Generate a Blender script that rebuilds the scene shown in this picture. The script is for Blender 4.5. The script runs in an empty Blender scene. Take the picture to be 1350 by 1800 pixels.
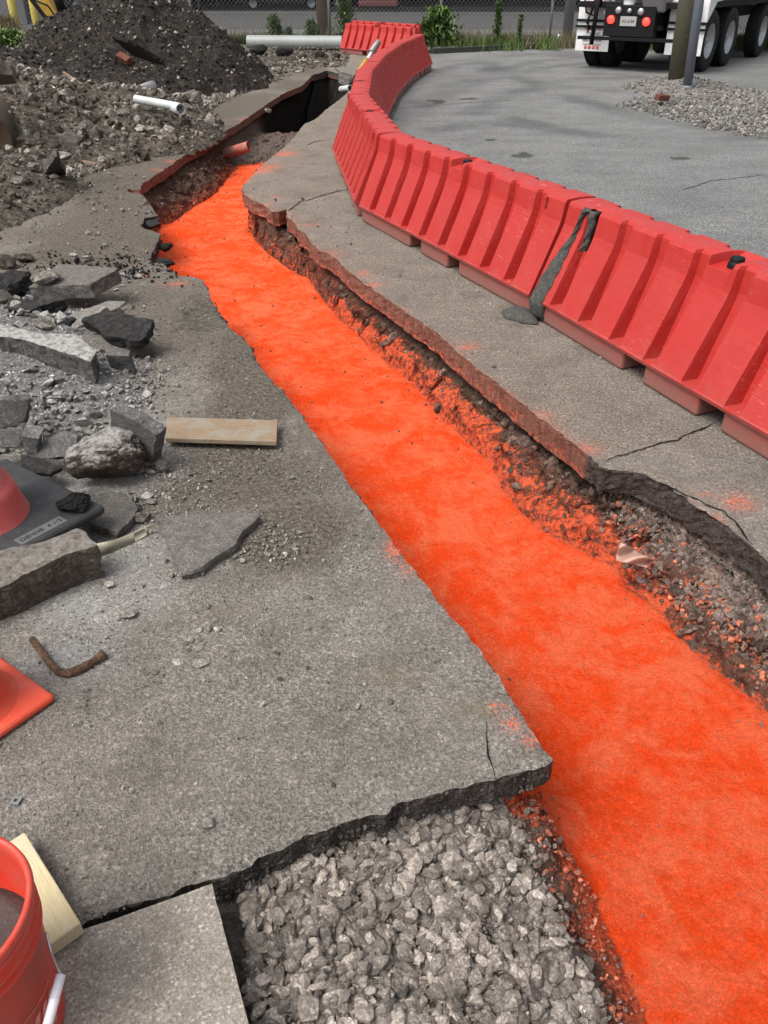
import bpy, bmesh, math, random
import numpy as np
from mathutils import Vector, Matrix, geometry
random.seed(7); rng = np.random.default_rng(7)
S = bpy.context.scene; COL = S.collection
R = math.radians
# ---------------------------------------------------------------- camera
FPX, HOR, CH = 1450.0, -50.0, 1.65
PITCH = math.atan((900 - HOR) / FPX); SP, CP = math.sin(PITCH), math.cos(PITCH)
cam = bpy.data.cameras.new('camera'); co = bpy.data.objects.new('camera', cam); COL.objects.link(co)
cam.sensor_fit = 'VERTICAL'; cam.sensor_height = 24.0; cam.lens = 24.0 * FPX / 1800.0
cam.clip_end = 2000; cam.clip_start = .05
co.location = (0, 0, CH); co.rotation_euler = (math.pi / 2 - PITCH, 0, 0)
S.camera = co
# ---------------------------------------------------------------- light
SUN_EL, SUN_AZ = 58, -125      # azimuth from +Y, clockwise; overcast
w = bpy.data.worlds.new('World'); S.world = w; w.use_nodes = True
wn = w.node_tree; bg = wn.nodes['Background']
sky = wn.nodes.new('ShaderNodeTexSky'); sky.sky_type = 'NISHITA'; sky.sun_disc = False
sky.sun_elevation = R(SUN_EL); sky.sun_rotation = R(SUN_AZ); sky.air_density = 1.0; sky.dust_density = 5.0; sky.ozone_density = 1.0
hs = wn.nodes.new('ShaderNodeHueSaturation'); hs.inputs['Saturation'].default_value = .30
wn.links.new(sky.outputs[0], hs.inputs['Color']); wn.links.new(hs.outputs[0], bg.inputs[0])
bg.inputs[1].default_value = .125
sl = bpy.data.lights.new('sun', 'SUN'); sl.energy = 1.45; sl.angle = R(32); sl.color = (1, .965, .92)
so = bpy.data.objects.new('sun', sl); COL.objects.link(so)
_d = Vector((math.sin(R(SUN_AZ)) * math.cos(R(SUN_EL)), math.cos(R(SUN_AZ)) * math.cos(R(SUN_EL)), math.sin(R(SUN_EL))))
so.rotation_euler = _d.to_track_quat('Z', 'Y').to_euler()
S.view_settings.view_transform = 'Standard'; S.view_settings.look = 'None'; S.view_settings.gamma = 1
S.view_settings.exposure = 0.85

# ---------------------------------------------------------------- helpers
def G(x, y, z=0.0):
    "world point at height z seen at photo pixel x, y"
    u = (x - 675) / FPX; v = (900 - y) / FPX
    t = (z - CH) / (-SP + v * CP)
    return (u * t, (CP + v * SP) * t, z)
def PR(X, Y, Z):
    zc = Y * CP - (Z - CH) * SP; up = Y * SP + (Z - CH) * CP
    return 675 + FPX * X / zc, 900 - FPX * up / zc
def HZ(x, y, Y):
    "height of the point on pixel x, y at forward distance Y, with its X"
    v = (900 - y) / FPX; dy = CP + v * SP; t = Y / dy
    return ((x - 675) / FPX * t, Y, CH + (-SP + v * CP) * t)

def _h(ix, iy, iz, s):
    n = (ix * 374761393 + iy * 668265263 + iz * 2147483647 + s * 974634777) & 0xffffffff
    n = ((n ^ (n >> 13)) * 1274126177) & 0xffffffff
    n = ((n ^ (n >> 15)) * 2246822519) & 0xffffffff
    return ((n ^ (n >> 16)) & 0xffffff) / float(0xffffff)
def vnoise(P, s=0):
    P = np.asarray(P, float); I = np.floor(P).astype(np.int64); f = P - I; f = f * f * (3 - 2 * f)
    r = 0
    for a in (0, 1):
        for b in (0, 1):
            for c in (0, 1):
                wt = (f[:, 0] if a else 1 - f[:, 0]) * (f[:, 1] if b else 1 - f[:, 1]) * (f[:, 2] if c else 1 - f[:, 2])
                r = r + wt * _h(I[:, 0] + a, I[:, 1] + b, I[:, 2] + c, s)
    return r * 2 - 1
def fbm(P, scale=1, octv=4, s=0, gain=.5):
    P = np.asarray(P, float) * scale; r = 0; a = 1; t = 0
    for o in range(octv):
        r = r + a * vnoise(P * (2.03 ** o) + 17.3 * o, s + o); t += a; a *= gain
    return r / t
def v3(x, y, z=0.0):
    x = np.asarray(x, float); y = np.asarray(y, float); return np.stack([x, y, np.broadcast_to(np.asarray(z, float), x.shape)], 1)
def sstep(a, b, x):
    t = np.clip((x - a) / (b - a), 0, 1); return t * t * (3 - 2 * t)
def inpoly(px, py, poly):
    c = np.zeros(len(px), bool); n = len(poly)
    for i in range(n):
        x0, y0 = poly[i][:2]; x1, y1 = poly[(i + 1) % n][:2]
        if y0 == y1: continue
        m = ((y0 > py) != (y1 > py)); xx = (x1 - x0) * (py - y0) / (y1 - y0) + x0
        c ^= m & (px < xx)
    return c
def dpoly(px, py, poly, closed=True):
    d = np.full(len(px), 1e9); n = len(poly)
    for i in range(n if closed else n - 1):
        x0, y0 = poly[i][:2]; x1, y1 = poly[(i + 1) % n][:2]
        dx, dy = x1 - x0, y1 - y0; L = dx * dx + dy * dy + 1e-12
        t = np.clip(((px - x0) * dx + (py - y0) * dy) / L, 0, 1)
        d = np.minimum(d, np.hypot(px - x0 - t * dx, py - y0 - t * dy))
    return d

def raw_mesh(name, V, F, mat=None, attrs=None, smooth=False, mats=None, midx=None):
    V = np.asarray(V, np.float32); F = np.asarray(F, np.int32); k = F.shape[1]
    me = bpy.data.meshes.new(name)
    me.vertices.add(len(V)); me.vertices.foreach_set('co', V.ravel())
    me.loops.add(F.size); me.loops.foreach_set('vertex_index', F.ravel())
    me.polygons.add(len(F)); me.polygons.foreach_set('loop_start', np.arange(0, F.size, k, dtype=np.int32))
    try: me.polygons.foreach_set('loop_total', np.full(len(F), k, np.int32))
    except Exception: pass
    if mats:
        for m in mats: me.materials.append(m)
        if midx is not None: me.polygons.foreach_set('material_index', np.asarray(midx, np.int32))
    elif mat: me.materials.append(mat)
    for a, val in (attrs or {}).items():
        at = me.attributes.new(a, 'FLOAT', 'POINT'); at.data.foreach_set('value', np.asarray(val, np.float32))
    me.update(calc_edges=True); me.validate()
    me.polygons.foreach_set('use_smooth', np.full(len(me.polygons), smooth)); me.update()
    return me
def tag(o, label=None, cat=None, group=None, kind=None):
    if label: o['label'] = label
    if cat: o['category'] = cat
    if group: o['group'] = group
    if kind: o['kind'] = kind
    return o
def link(name, me, parent=None, loc=None, rot=None):
    o = bpy.data.objects.new(name, me); COL.objects.link(o)
    if parent: o.parent = parent
    if loc is not None: o.location = loc
    if rot is not None: o.rotation_euler = rot
    return o
def empty(name, loc, rz=0.0, label=None, cat=None, group=None):
    o = bpy.data.objects.new(name, None); COL.objects.link(o); o.location = loc; o.rotation_euler = (0, 0, rz); o.empty_display_size = .1
    return tag(o, label, cat, group)
def struct(o, label=None): o['kind'] = 'structure'; return tag(o, label)
def copy_tree(o, parent=None):
    c = o.copy(); COL.objects.link(c); c.parent = parent
    for ch in list(o.children): copy_tree(ch, c)
    return c
class MB:
    "collects primitives in one mesh"
    def __init__(s): s.v = []; s.f = []; s.sm = []
    def add(s, V, F, smooth=False):
        n = len(s.v); s.v += [tuple(p) for p in V]; s.f += [tuple(i + n for i in f) for f in F]; s.sm += [smooth] * len(F); return s
    def box(s, c, d, rot=None, taper=1.0):
        x, y, z = d[0] / 2, d[1] / 2, d[2] / 2
        V = [Vector((sx * x * (taper if sz > 0 else 1), sy * y * (taper if sz > 0 else 1), sz * z)) for sz in (-1, 1) for sx, sy in ((-1, -1), (1, -1), (1, 1), (-1, 1))]
        if rot is not None: V = [rot @ p for p in V]
        V = [p + Vector(c) for p in V]
        return s.add(V, [(3, 2, 1, 0), (4, 5, 6, 7), (0, 1, 5, 4), (1, 2, 6, 5), (2, 3, 7, 6), (3, 0, 4, 7)])
    def tube(s, pts, rad, n=12, caps=True, smooth=True):
        pts = [Vector(p) for p in pts]; rad = rad if hasattr(rad, '__len__') else [rad] * len(pts); V = []; F = []; up = None
        for i, p in enumerate(pts):
            t = (pts[min(i + 1, len(pts) - 1)] - pts[max(i - 1, 0)]).normalized()
            if up is None: up = t.orthogonal().normalized()
            a = (up - t * up.dot(t)).normalized(); up = a; b = t.cross(a)
            for k in range(n):
                q = 2 * math.pi * k / n; V.append(p + (a * math.cos(q) + b * math.sin(q)) * rad[i])
        for i in range(len(pts) - 1):
            for k in range(n):
                k2 = (k + 1) % n; F.append((i * n + k, i * n + k2, (i + 1) * n + k2, (i + 1) * n + k))
        s.add(V, F, smooth)
        if caps:
            s.add(V[:n], [tuple(reversed(range(n)))]); s.add(V[-n:], [tuple(range(n))])
        return s
    def lathe(s, prof, c=(0, 0, 0), n=40, axis='z', smooth=True, closed=False):
        V = []; F = []; m = len(prof)
        for k in range(n):
            q = 2 * math.pi * k / n
            for r, z in prof:
                p = (r * math.cos(q), r * math.sin(q), z) if axis == 'z' else ((z, r * math.cos(q), r * math.sin(q)) if axis == 'x' else (r * math.sin(q), z, r * math.cos(q)))
                V.append((p[0] + c[0], p[1] + c[1], p[2] + c[2]))
        for k in range(n):
            k2 = (k + 1) % n
            for j in range(m if closed else m - 1):
                j2 = (j + 1) % m; F.append((k * m + j, k2 * m + j, k2 * m + j2, k * m + j2))
        return s.add(V, F, smooth)
    def build(s, name, mat, parent=None, bevel=0, seg=2, loc=None, rot=None, mats=None):
        me = bpy.data.meshes.new(name); me.from_pydata([tuple(p) for p in s.v], [], s.f)
        for m in (mats or [mat]): me.materials.append(m)
        me.polygons.foreach_set('use_smooth', s.sm)
        bm = bmesh.new(); bm.from_mesh(me); bmesh.ops.remove_doubles(bm, verts=bm.verts, dist=1e-5); bmesh.ops.recalc_face_normals(bm, faces=bm.faces); bm.to_mesh(me); bm.free()
        o = link(name, me, parent, loc, rot)
        if bevel:
            b = o.modifiers.new('bevel', 'BEVEL'); b.width = bevel; b.segments = seg; b.limit_method = 'ANGLE'; b.angle_limit = R(35)
        return o

# ---------------------------------------------------------------- node helpers
class NT:
    def __init__(s, name, rough=.85, spec=.3):
        s.m = bpy.data.materials.new(name); s.m.use_nodes = True; s.t = s.m.node_tree; s.b = s.t.nodes['Principled BSDF']
        s.b.inputs['Roughness'].default_value = rough; s.b.inputs['Specular IOR Level'].default_value = spec
        tc = s.t.nodes.new('ShaderNodeTexCoord'); s.co = tc.outputs['Object']
    def n(s, t, **k):
        nd = s.t.nodes.new(t)
        for a, b in k.items(): setattr(nd, a, b)
        return nd
    def l(s, a, b): s.t.links.new(a, b)
    def noise(s, scale, det=4, rough=.55, co=None, dist=0, out=0):
        nd = s.n('ShaderNodeTexNoise'); nd.inputs['Scale'].default_value = scale; nd.inputs['Detail'].default_value = det
        nd.inputs['Roughness'].default_value = rough; nd.inputs['Distortion'].default_value = dist; s.l(co or s.co, nd.inputs['Vector']); return nd.outputs[out]
    def vor(s, scale, feat='F1', out='Distance', co=None):
        nd = s.n('ShaderNodeTexVoronoi', feature=feat); nd.inputs['Scale'].default_value = scale; s.l(co or s.co, nd.inputs['Vector']); return nd.outputs[out]
    def attr(s, a): nd = s.n('ShaderNodeAttribute'); nd.attribute_name = a; return nd.outputs['Fac']
    def scaled(s, v):
        nd = s.n('ShaderNodeMapping'); nd.inputs['Scale'].default_value = v; s.l(s.co, nd.inputs['Vector']); return nd.outputs[0]
    def grain(s, sc, a, b):
        nd = s.n('ShaderNodeTexVoronoi'); nd.inputs['Scale'].default_value = sc; s.l(s.co, nd.inputs['Vector']); sp = s.n('ShaderNodeSeparateColor'); s.l(nd.outputs['Color'], sp.inputs[0]); return s.ramp(sp.outputs[0], [(0, a), (.85, 1.0), (1, b)])
    def math(s, op, a, b=None, clamp=False):
        nd = s.n('ShaderNodeMath', operation=op); nd.use_clamp = clamp
        for i, x in enumerate((a, b)):
            if x is None: continue
            if isinstance(x, (int, float)): nd.inputs[i].default_value = x
            else: s.l(x, nd.inputs[i])
        return nd.outputs[0]
    def ramp(s, f, stops):
        nd = s.n('ShaderNodeValToRGB'); e = nd.color_ramp.elements
        while len(e) > 1: e.remove(e[-1])
        for i, (p, c) in enumerate(stops):
            q = e[0] if i == 0 else e.new(p); q.position = p
            q.color = (c, c, c, 1) if isinstance(c, (int, float)) else (*c, 1)
        s.l(f, nd.inputs[0]); return nd.outputs[0]
    def mix(s, f, a, b, mode='MIX'):
        nd = s.n('ShaderNodeMix', data_type='RGBA', blend_type=mode)
        for sock, x in ((nd.inputs[0], f), (nd.inputs[6], a), (nd.inputs[7], b)):
            if isinstance(x, (int, float)): sock.default_value = x
            elif isinstance(x, tuple): sock.default_value = (*x, 1)
            else: s.l(x, sock)
        return nd.outputs[2]
    def bump(s, h, dist=.01, strength=1.0, prev=None):
        nd = s.n('ShaderNodeBump'); nd.inputs['Distance'].default_value = dist; nd.inputs['Strength'].default_value = strength
        s.l(h, nd.inputs['Height'])
        if prev is not None: s.l(prev, nd.inputs['Normal'])
        return nd.outputs[0]
    def fin(s, col=None, nrm=None, rough=None):
        if col is not None: s.l(col, s.b.inputs['Base Color'])
        if nrm is not None: s.l(nrm, s.b.inputs['Normal'])
        if rough is not None: s.l(rough, s.b.inputs['Roughness'])
        return s.m

OR1, OR2 = (.95, .158, .062), (.95, .074, .010)      # dusty and saturated orange pigment
def m_plain(name, col, rough=.6, spec=.4, var=.25, scale=14, bump=.002, bscale=60, metal=0, dirt=None, dirtamt=.5):
    t = NT(name, rough, spec); t.b.inputs['Metallic'].default_value = metal
    f = t.noise(scale, 6, .6)
    c = t.mix(f, tuple(x * (1 - var) for x in col), tuple(min(1, x * (1 + var)) for x in col))
    if dirt: c = t.mix(t.math('MULTIPLY', t.ramp(t.noise(scale * .45, 8, .7), [(.45, 0), (.66, 1)]), dirtamt), c, dirt)
    return t.fin(c, t.bump(t.noise(bscale, 5, .6), bump))
def m_rock(name, a, b, rough=.9, scale=9, bd=.006, bs=30, white=0.0, whitec=(.5, .48, .45), pits=False, fine=True):
    t = NT(name, rough, .25)
    f = t.noise(scale, 9, .72); c = t.mix(t.ramp(f, [(.36, 0), (.64, 1)]), a, b); c = t.mix(t.ramp(t.noise(bs * 3, 6, .8), [(.40, .75), (.55, 0)]), c, tuple(x * .55 for x in a))
    rn = t.attr('rnd'); c = t.mix(1.0, c, t.ramp(rn, [(0, .55), (.6, 1.0), (1, 1.7)]), 'MULTIPLY')
    c = t.mix(1.0, c, t.grain(bs * 3.2, .70, 1.5), 'MULTIPLY'); sp = t.vor(bs * 6); c = t.mix(t.ramp(sp, [(.0, .35), (.3, 0)]), c, tuple(min(1, x * 1.7) for x in b))
    if white:
        g = t.n('ShaderNodeNewGeometry'); z = t.n('ShaderNodeSeparateXYZ'); t.l(g.outputs['True Normal'], z.inputs[0])
        k = t.math('MULTIPLY', t.ramp(z.outputs[2], [(.45, 0), (.85, 1)]), t.ramp(t.noise(28, 8, .75), [(.36, 0), (.55, white)]))
        c = t.mix(k, c, whitec)
    n1 = t.bump(t.noise(bs, 8, .72), bd * 1.9); n2 = t.bump(t.noise(bs * 6, 4, .7), bd * .6, 1, n1) if fine else n1
    if pits: n2 = t.bump(t.ramp(t.vor(bs * .8), [(.06, 0), (.16, 1)]), .006, 1, n2)
    return t.fin(c, n2)

# pavement: asphalt with worn aggregate, soil, white dust, lot, orange spatter, stains - per-vertex masks
def m_pavement():
    t = NT('pavement', .93, .22)
    big = t.noise(.55, 6, .6); mid = t.noise(4.5, 7, .62); fine = t.noise(95, 6, .72); fine2 = t.noise(38, 5, .7)
    agg = t.vor(120); agg2 = t.vor(260)
    slab = t.mix(t.ramp(fine, [(.41, 0), (.59, 1)]), (.150, .136, .120), (.40, .368, .328))
    slab = t.mix(t.ramp(mid, [(.35, 0), (.7, .6)]), slab, (.15, .13, .105)); slab = t.mix(t.ramp(t.noise(1.9, 7, .68), [(.42, 0), (.62, .6)]), slab, (.29, .262, .225)); slab = t.mix(t.ramp(t.noise(2.7, 8, .72), [(.52, 0), (.66, .55)]), slab, (.135, .118, .098)); slab = t.mix(t.ramp(t.noise(13, 8, .75), [(.52, 0), (.72, .6)]), slab, (.11, .102, .092))
    slab = t.mix(t.ramp(agg2, [(.06, .55), (.22, 0)]), slab, (.42, .40, .37))
    conc = t.mix(t.ramp(fine, [(.41, 0), (.60, 1)]), (.15, .124, .10), (.40, .345, .285)); conc = t.mix(t.ramp(t.noise(3.2, 8, .72), [(.5, 0), (.68, .55)]), conc, (.13, .115, .097)); conc = t.mix(t.ramp(t.noise(2.1, 7, .68), [(.5, 0), (.66, .5)]), conc, (.30, .275, .24))
    conc = t.mix(t.ramp(mid, [(.4, 0), (.75, .5)]), conc, (.15, .132, .105))
    lot = t.mix(t.ramp(t.noise(60, 7, .8), [(.42, 0), (.60, 1)]), (.12, .121, .118), (.42, .42, .408)); lot = t.mix(t.ramp(t.noise(14, 8, .8), [(.47, 0), (.62, .55)]), lot, (.13, .131, .128))
    lot = t.mix(t.ramp(t.noise(1.3, 7, .65, t.scaled((1, 1.5, 1))), [(.36, .35), (.6, 0)]), lot, (.082, .083, .083))
    lot = t.mix(t.ramp(t.noise(2.3, 8, .7), [(.55, 0), (.75, .4)]), lot, (.27, .262, .24))
    tyre = t.math('MULTIPLY', t.attr('tyre'), .72, True)
    lot = t.mix(tyre, lot, (.078, .078, .078))
    c = t.mix(t.attr('conc'), slab, conc); c = t.mix(t.attr('lot'), c, lot)
    nz = t.noise(26, 8, .75)
    dm = t.math('ADD', t.attr('dirt'), t.math('MULTIPLY', t.math('SUBTRACT', nz, .5), .9), True)
    soil = t.mix(t.ramp(t.noise(55, 8, .75), [(.35, 0), (.68, 1)]), (.050, .042, .033), (.26, .225, .182))
    c = t.mix(t.ramp(dm, [(.35, 0), (.75, 1)]), c, soil)
    wm = t.math('ADD', t.attr('white'), t.math('MULTIPLY', t.math('SUBTRACT', t.noise(60, 8, .8), .5), 1.5), True)
    c = t.mix(t.math('MULTIPLY', t.ramp(wm, [(.4, 0), (.85, 1)]), .8), c, (.44, .43, .41))
    st = t.math('ADD', t.attr('stain'), t.math('MULTIPLY', t.math('SUBTRACT', nz, .5), .5), True)
    c = t.mix(t.math('MULTIPLY', t.ramp(st, [(.4, 0), (.62, 1)]), .72), c, (.035, .032, .028))
    ye = t.math('MULTIPLY', t.attr('tan'), .8); c = t.mix(ye, c, (.24, .20, .12))
    c = t.mix(1.0, c, t.grain(190, .84, 1.36), 'MULTIPLY'); c = t.mix(1.0, c, t.grain(75, .86, 1.25), 'MULTIPLY')
    om = t.math('ADD', t.attr('orange'), t.math('MULTIPLY', t.math('SUBTRACT', t.noise(85, 9, .85), .5), 3.2), True)
    c = t.mix(t.math('MULTIPLY', t.attr('orange'), .20), c, (.5, .12, .06)); c = t.mix(t.math('MULTIPLY', t.ramp(om, [(.55, 0), (.60, 1)]), .9), c, OR1)
    n1 = t.bump(t.noise(9, 8, .7), .022); n2 = t.bump(t.ramp(agg, [(0, 1), (.5, 0)]), .005, 1, n1)
    n3 = t.bump(t.vor(150), .005, 1, t.bump(fine, .009, 1, n2)); n4 = t.bump(t.noise(300, 3, .7), .0016, 1, n3)
    return t.fin(c, n4)
def m_pave_side():
    t = NT('pavement_side', .95, .2)
    base = t.mix(t.ramp(t.noise(60, 8, .75), [(.35, 0), (.68, 1)]), (.030, .027, .024), (.125, .112, .10))
    pink = t.mix(t.ramp(t.noise(40, 8, .75, t.scaled((1, 1, .25))), [(.34, 0), (.7, 1)]), (.13, .062, .045), (.31, .145, .105))
    c = t.mix(t.attr('dusty'), base, pink)
    om = t.math('ADD', t.attr('orange'), t.math('MULTIPLY', t.math('SUBTRACT', t.noise(30, 8, .75), .5), 1.6), True)
    c = t.mix(t.ramp(om, [(.55, 0), (.8, .85)]), c, OR1)
    n1 = t.bump(t.noise(38, 8, .75), .022); n2 = t.bump(t.vor(110), .006, 1, n1)
    return t.fin(c, n2)
def m_soil():
    t = NT('trench_soil', .96, .15)
    c = t.mix(t.ramp(t.noise(14, 9, .72), [(.32, 0), (.7, 1)]), (.030, .019, .014), (.20, .13, .095))
    c = t.mix(t.ramp(t.vor(45), [(.04, .7), (.2, 0)]), c, (.26, .20, .16))
    gy = t.mix(t.ramp(t.noise(48, 8, .72), [(.35, 0), (.68, 1)]), (.10, .085, .072), (.30, .26, .225))
    c = t.mix(t.attr('grey'), c, gy); c = t.mix(t.attr('pit_shade'), c, t.mix(t.ramp(t.noise(9, 8, .75), [(.4, 0), (.65, 1)]), (.008, .007, .006), (.035, .030, .025)))  # fresh-dug far pit soil, shade of its depth painted in as near black
    d = t.attr('orange')
    c = t.mix(t.math('MULTIPLY', d, .55, True), c, (.42, .085, .04))
    g = t.n('ShaderNodeNewGeometry'); zz = t.n('ShaderNodeSeparateXYZ'); t.l(g.outputs['Normal'], zz.inputs[0]); up = t.ramp(zz.outputs[2], [(.1, .0), (.8, .20)])
    om = t.math('ADD', t.math('ADD', d, t.math('MULTIPLY', up, t.ramp(d, [(.05, 0), (.2, 1)]))), t.math('MULTIPLY', t.math('SUBTRACT', t.noise(34, 9, .8), .5), 2.0), True)
    c = t.mix(t.ramp(om, [(.5, 0), (.68, .95)]), c, OR1)
    n1 = t.bump(t.noise(16, 9, .78), .07); n2 = t.bump(t.vor(42), .025, 1, n1); n3 = t.bump(t.noise(120, 5, .75), .008, 1, n2)
    return t.fin(c, n3)
def m_fill():
    t = NT('orange_fill', .97, .1)
    a = t.noise(4.6, 9, .74, dist=.5); b = t.noise(19, 9, .8)
    f = t.math('ADD', t.math('MULTIPLY', a, .68), t.math('MULTIPLY', b, .32))
    c = t.mix(t.ramp(f, [(.44, 0), (.56, 1)]), OR1, OR2); c = t.mix(t.ramp(t.noise(24, 8, .8), [(.56, 0), (.66, .5)]), c, (.80, .062, .006)); c = t.mix(t.ramp(t.noise(170, 5, .8), [(.35, .75), (.41, 0)]), c, (.52, .085, .035)); c = t.mix(t.ramp(t.vor(95), [(.05, .6), (.12, 0)]), c, (.35, .07, .03)); c = t.mix(1.0, c, t.grain(190, .84, 1.20), 'MULTIPLY')
    c = t.mix(t.math('MULTIPLY', t.ramp(t.noise(7, 9, .8), [(.5, 0), (.8, .55)]), t.ramp(t.noise(150, 4, .75), [(.5, 0), (.62, 1)])), c, (.46, .13, .07))
    gp = t.math('MULTIPLY', t.ramp(t.noise(190, 5, .8), [(.60, 0), (.68, 1)]), t.ramp(t.noise(5, 8, .8, t.scaled((.5, 1.4, 1))), [(.57, 0), (.72, .8)]))
    c = t.mix(gp, c, (.20, .11, .075))
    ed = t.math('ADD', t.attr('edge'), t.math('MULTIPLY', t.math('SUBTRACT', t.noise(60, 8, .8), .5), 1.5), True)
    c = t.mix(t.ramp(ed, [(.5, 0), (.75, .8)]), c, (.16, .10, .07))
    n1 = t.bump(t.noise(9, 8, .7), .020); n2 = t.bump(t.noise(60, 8, .75), .011, 1, n1); n3 = t.bump(t.noise(240, 4, .7), .002, 1, n2)
    return t.fin(c, n3)
M = {}
M['pave'] = m_pavement(); M['side'] = m_pave_side(); M['soil'] = m_soil(); M['fill'] = m_fill()
M['gravel'] = m_rock('crushed_stone', (.19, .160, .136), (.42, .37, .325), scale=22, bd=.003, bs=60)
M['gravel_dust'] = m_rock('crushed_stone_dusted', (.13, .095, .078), (.25, .20, .172), scale=22, bd=.003, bs=60)
M['gravel_orange'] = m_rock('crushed_stone_orange', (.20, .09, .06), (.70, .19, .10), scale=18, bd=.003, bs=60)
M['pebble'] = m_rock('pebble', (.16, .145, .125), (.38, .355, .315), scale=30, bd=.002, bs=80)
M['dirt'] = m_rock('dark_dirt', (.027, .022, .018), (.090, .075, .062), scale=7, bd=.05, bs=7)
M['rubble'] = m_rock('rubble_soil', (.075, .062, .048), (.27, .23, .185), scale=6, bd=.05, bs=8)
M['rub_rock'] = m_rock('rubble_rock', (.125, .11, .092), (.42, .385, .335), scale=5, bd=.015, bs=12)
M['brownrock'] = m_rock('brown_boulder', (.045, .034, .026), (.15, .12, .096), scale=14, bd=.018, bs=22, white=.95)
M['conc'] = m_rock('broken_concrete', (.12, .118, .112), (.25, .245, .235), scale=10, bd=.004, bs=40)
M['conc_dusty'] = m_rock('dusty_concrete', (.085, .083, .078), (.18, .176, .165), scale=10, bd=.006, bs=40, white=.7)
M['curb'] = m_rock('old_curb_concrete', (.085, .070, .057), (.18, .155, .128), scale=7, bd=.005, bs=26, white=.22, pits=True)
M['asph'] = m_rock('asphalt_lump', (.016, .016, .016), (.060, .057, .053), scale=30, bd=.012, bs=45)
M['aslab'] = m_rock('asphalt_slab', (.14, .128, .115), (.27, .25, .225), scale=24, bd=.005, bs=60)
M['sand'] = m_rock('concrete_dust', (.17, .165, .155), (.50, .49, .465), scale=42, bd=.02, bs=30)
M['brick'] = m_rock('red_brick', (.22, .075, .05), (.36, .14, .10), scale=12, bd=.003, bs=50)

def m_barrier():
    t = NT('red_plastic', .42, .42)
    oi = t.n('ShaderNodeObjectInfo'); ad = t.n('ShaderNodeVectorMath', operation='ADD'); t.l(t.co, ad.inputs[0]); t.l(oi.outputs['Location'], ad.inputs[1]); base_co = t.co; t.co = ad.outputs[0]
    c = t.mix(t.noise(3, 5, .6), (.325, .016, .013), (.41, .024, .019))
    c = t.mix(t.math('MULTIPLY', t.ramp(t.noise(5, 8, .72), [(.4, 0), (.72, 1)]), .20), c, (.36, .075, .060))
    sz = t.n('ShaderNodeSeparateXYZ'); t.l(base_co, sz.inputs[0])
    low = t.math('ADD', t.ramp(sz.outputs[2], [(0, .95), (.09, .66), (.13, .30), (.34, .0)]), t.math('MULTIPLY', t.math('SUBTRACT', t.noise(13, 8, .75), .5), .8), True)
    c = t.mix(t.math('MULTIPLY', t.ramp(low, [(.26, 0), (.85, 1)]), .75), c, (.17, .115, .095)); sc_ = t.noise(26, 4, .6, t.scaled((.6, 1, 7))); c = t.mix(t.math('MULTIPLY', t.ramp(sc_, [(.62, 0), (.66, 1)]), t.ramp(t.noise(2.4, 5, .6), [(.5, 0), (.6, .5)])), c, (.50, .17, .15))
    c = t.mix(t.ramp(t.vor(16), [(.018, .75), (.035, 0)]), c, (.62, .36, .32))
    return t.fin(c, t.bump(t.noise(18, 3, .5), .0025), t.ramp(t.noise(6, 5, .6), [(.3, .36), (.7, .60)]))
M['red'] = m_barrier()
M['black'] = m_plain('black_plastic', (.005, .005, .0055), .6, .22, bump=.0004)
M['rubber'] = m_plain('black_rubber', (.026, .027, .029), .7, .3, var=.2, scale=30, bump=.0012, bscale=120, dirt=(.12, .115, .11), dirtamt=.22)
M['tyre'] = m_plain('tyre_rubber', (.011, .011, .012), .8, .25, var=.2, bump=.001)
def m_wood(name, a, b, worn=None):
    t = NT(name, .75, .3); gr = t.noise(9, 7, .65, t.scaled((1.5, 22, 6)))
    c = t.mix(t.ramp(gr, [(.3, 0), (.7, 1)]), a, b)
    if worn: c = t.mix(t.math('MULTIPLY', t.ramp(t.noise(9, 7, .7), [(.45, 0), (.62, 1)]), .75), c, worn)
    return t.fin(c, t.bump(gr, .002))
M['wood'] = m_wood('fresh_lumber', (.44, .36, .20), (.62, .53, .33), (.50, .44, .32))
M['woodw'] = m_wood('weathered_board', (.16, .110, .068), (.27, .195, .120), (.24, .225, .195))
M['polewood'] = m_wood('treated_pole', (.045, .045, .030), (.11, .105, .070))
M['postwood'] = m_wood('brown_post', (.13, .085, .055), (.24, .16, .105))
M['cone_f'] = m_plain('faded_red_cone', (.44, .075, .068), .5, .4, var=.18, scale=9, bump=.001, dirt=(.36, .19, .165), dirtamt=.65)
M['cone_o'] = m_plain('orange_cone', (.60, .070, .032), .5, .4, var=.1, scale=5, bump=.001, dirt=(.42, .25, .20), dirtamt=.6)
M['bucket'] = m_plain('orange_bucket', (.60, .030, .012), .33, .5, var=.12, scale=6, bump=.0008, dirt=(.26, .13, .095), dirtamt=.8)
M['white'] = m_plain('white_paint', (.70, .70, .70), .45, .5, var=.06, scale=4, bump=.0005, dirt=(.40, .39, .37), dirtamt=.35)
M['whiteplastic'] = m_plain('white_plastic', (.72, .73, .76), .4, .5, var=.06, bump=.0004)
M['pvc'] = m_plain('pvc_pipe', (.50, .54, .55), .4, .45, var=.1, bump=.0006, dirt=(.30, .27, .23), dirtamt=.5)
M['gpipe'] = m_plain('grey_pipe', (.27, .29, .285), .45, .45, var=.15, scale=3, bump=.001, dirt=(.20, .185, .16), dirtamt=.5)
M['steel'] = m_plain('steel_wire', (.45, .45, .45), .35, .5, metal=.9, bump=.0003)
M['galv'] = m_plain('galvanised_steel', (.20, .21, .21), .5, .5, metal=.4, bump=.0005)
M['conduit'] = m_plain('grey_conduit', (.115, .13, .155), .5, .4, var=.12, scale=3, bump=.0008, dirt=(.22, .22, .21), dirtamt=.3)
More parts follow.
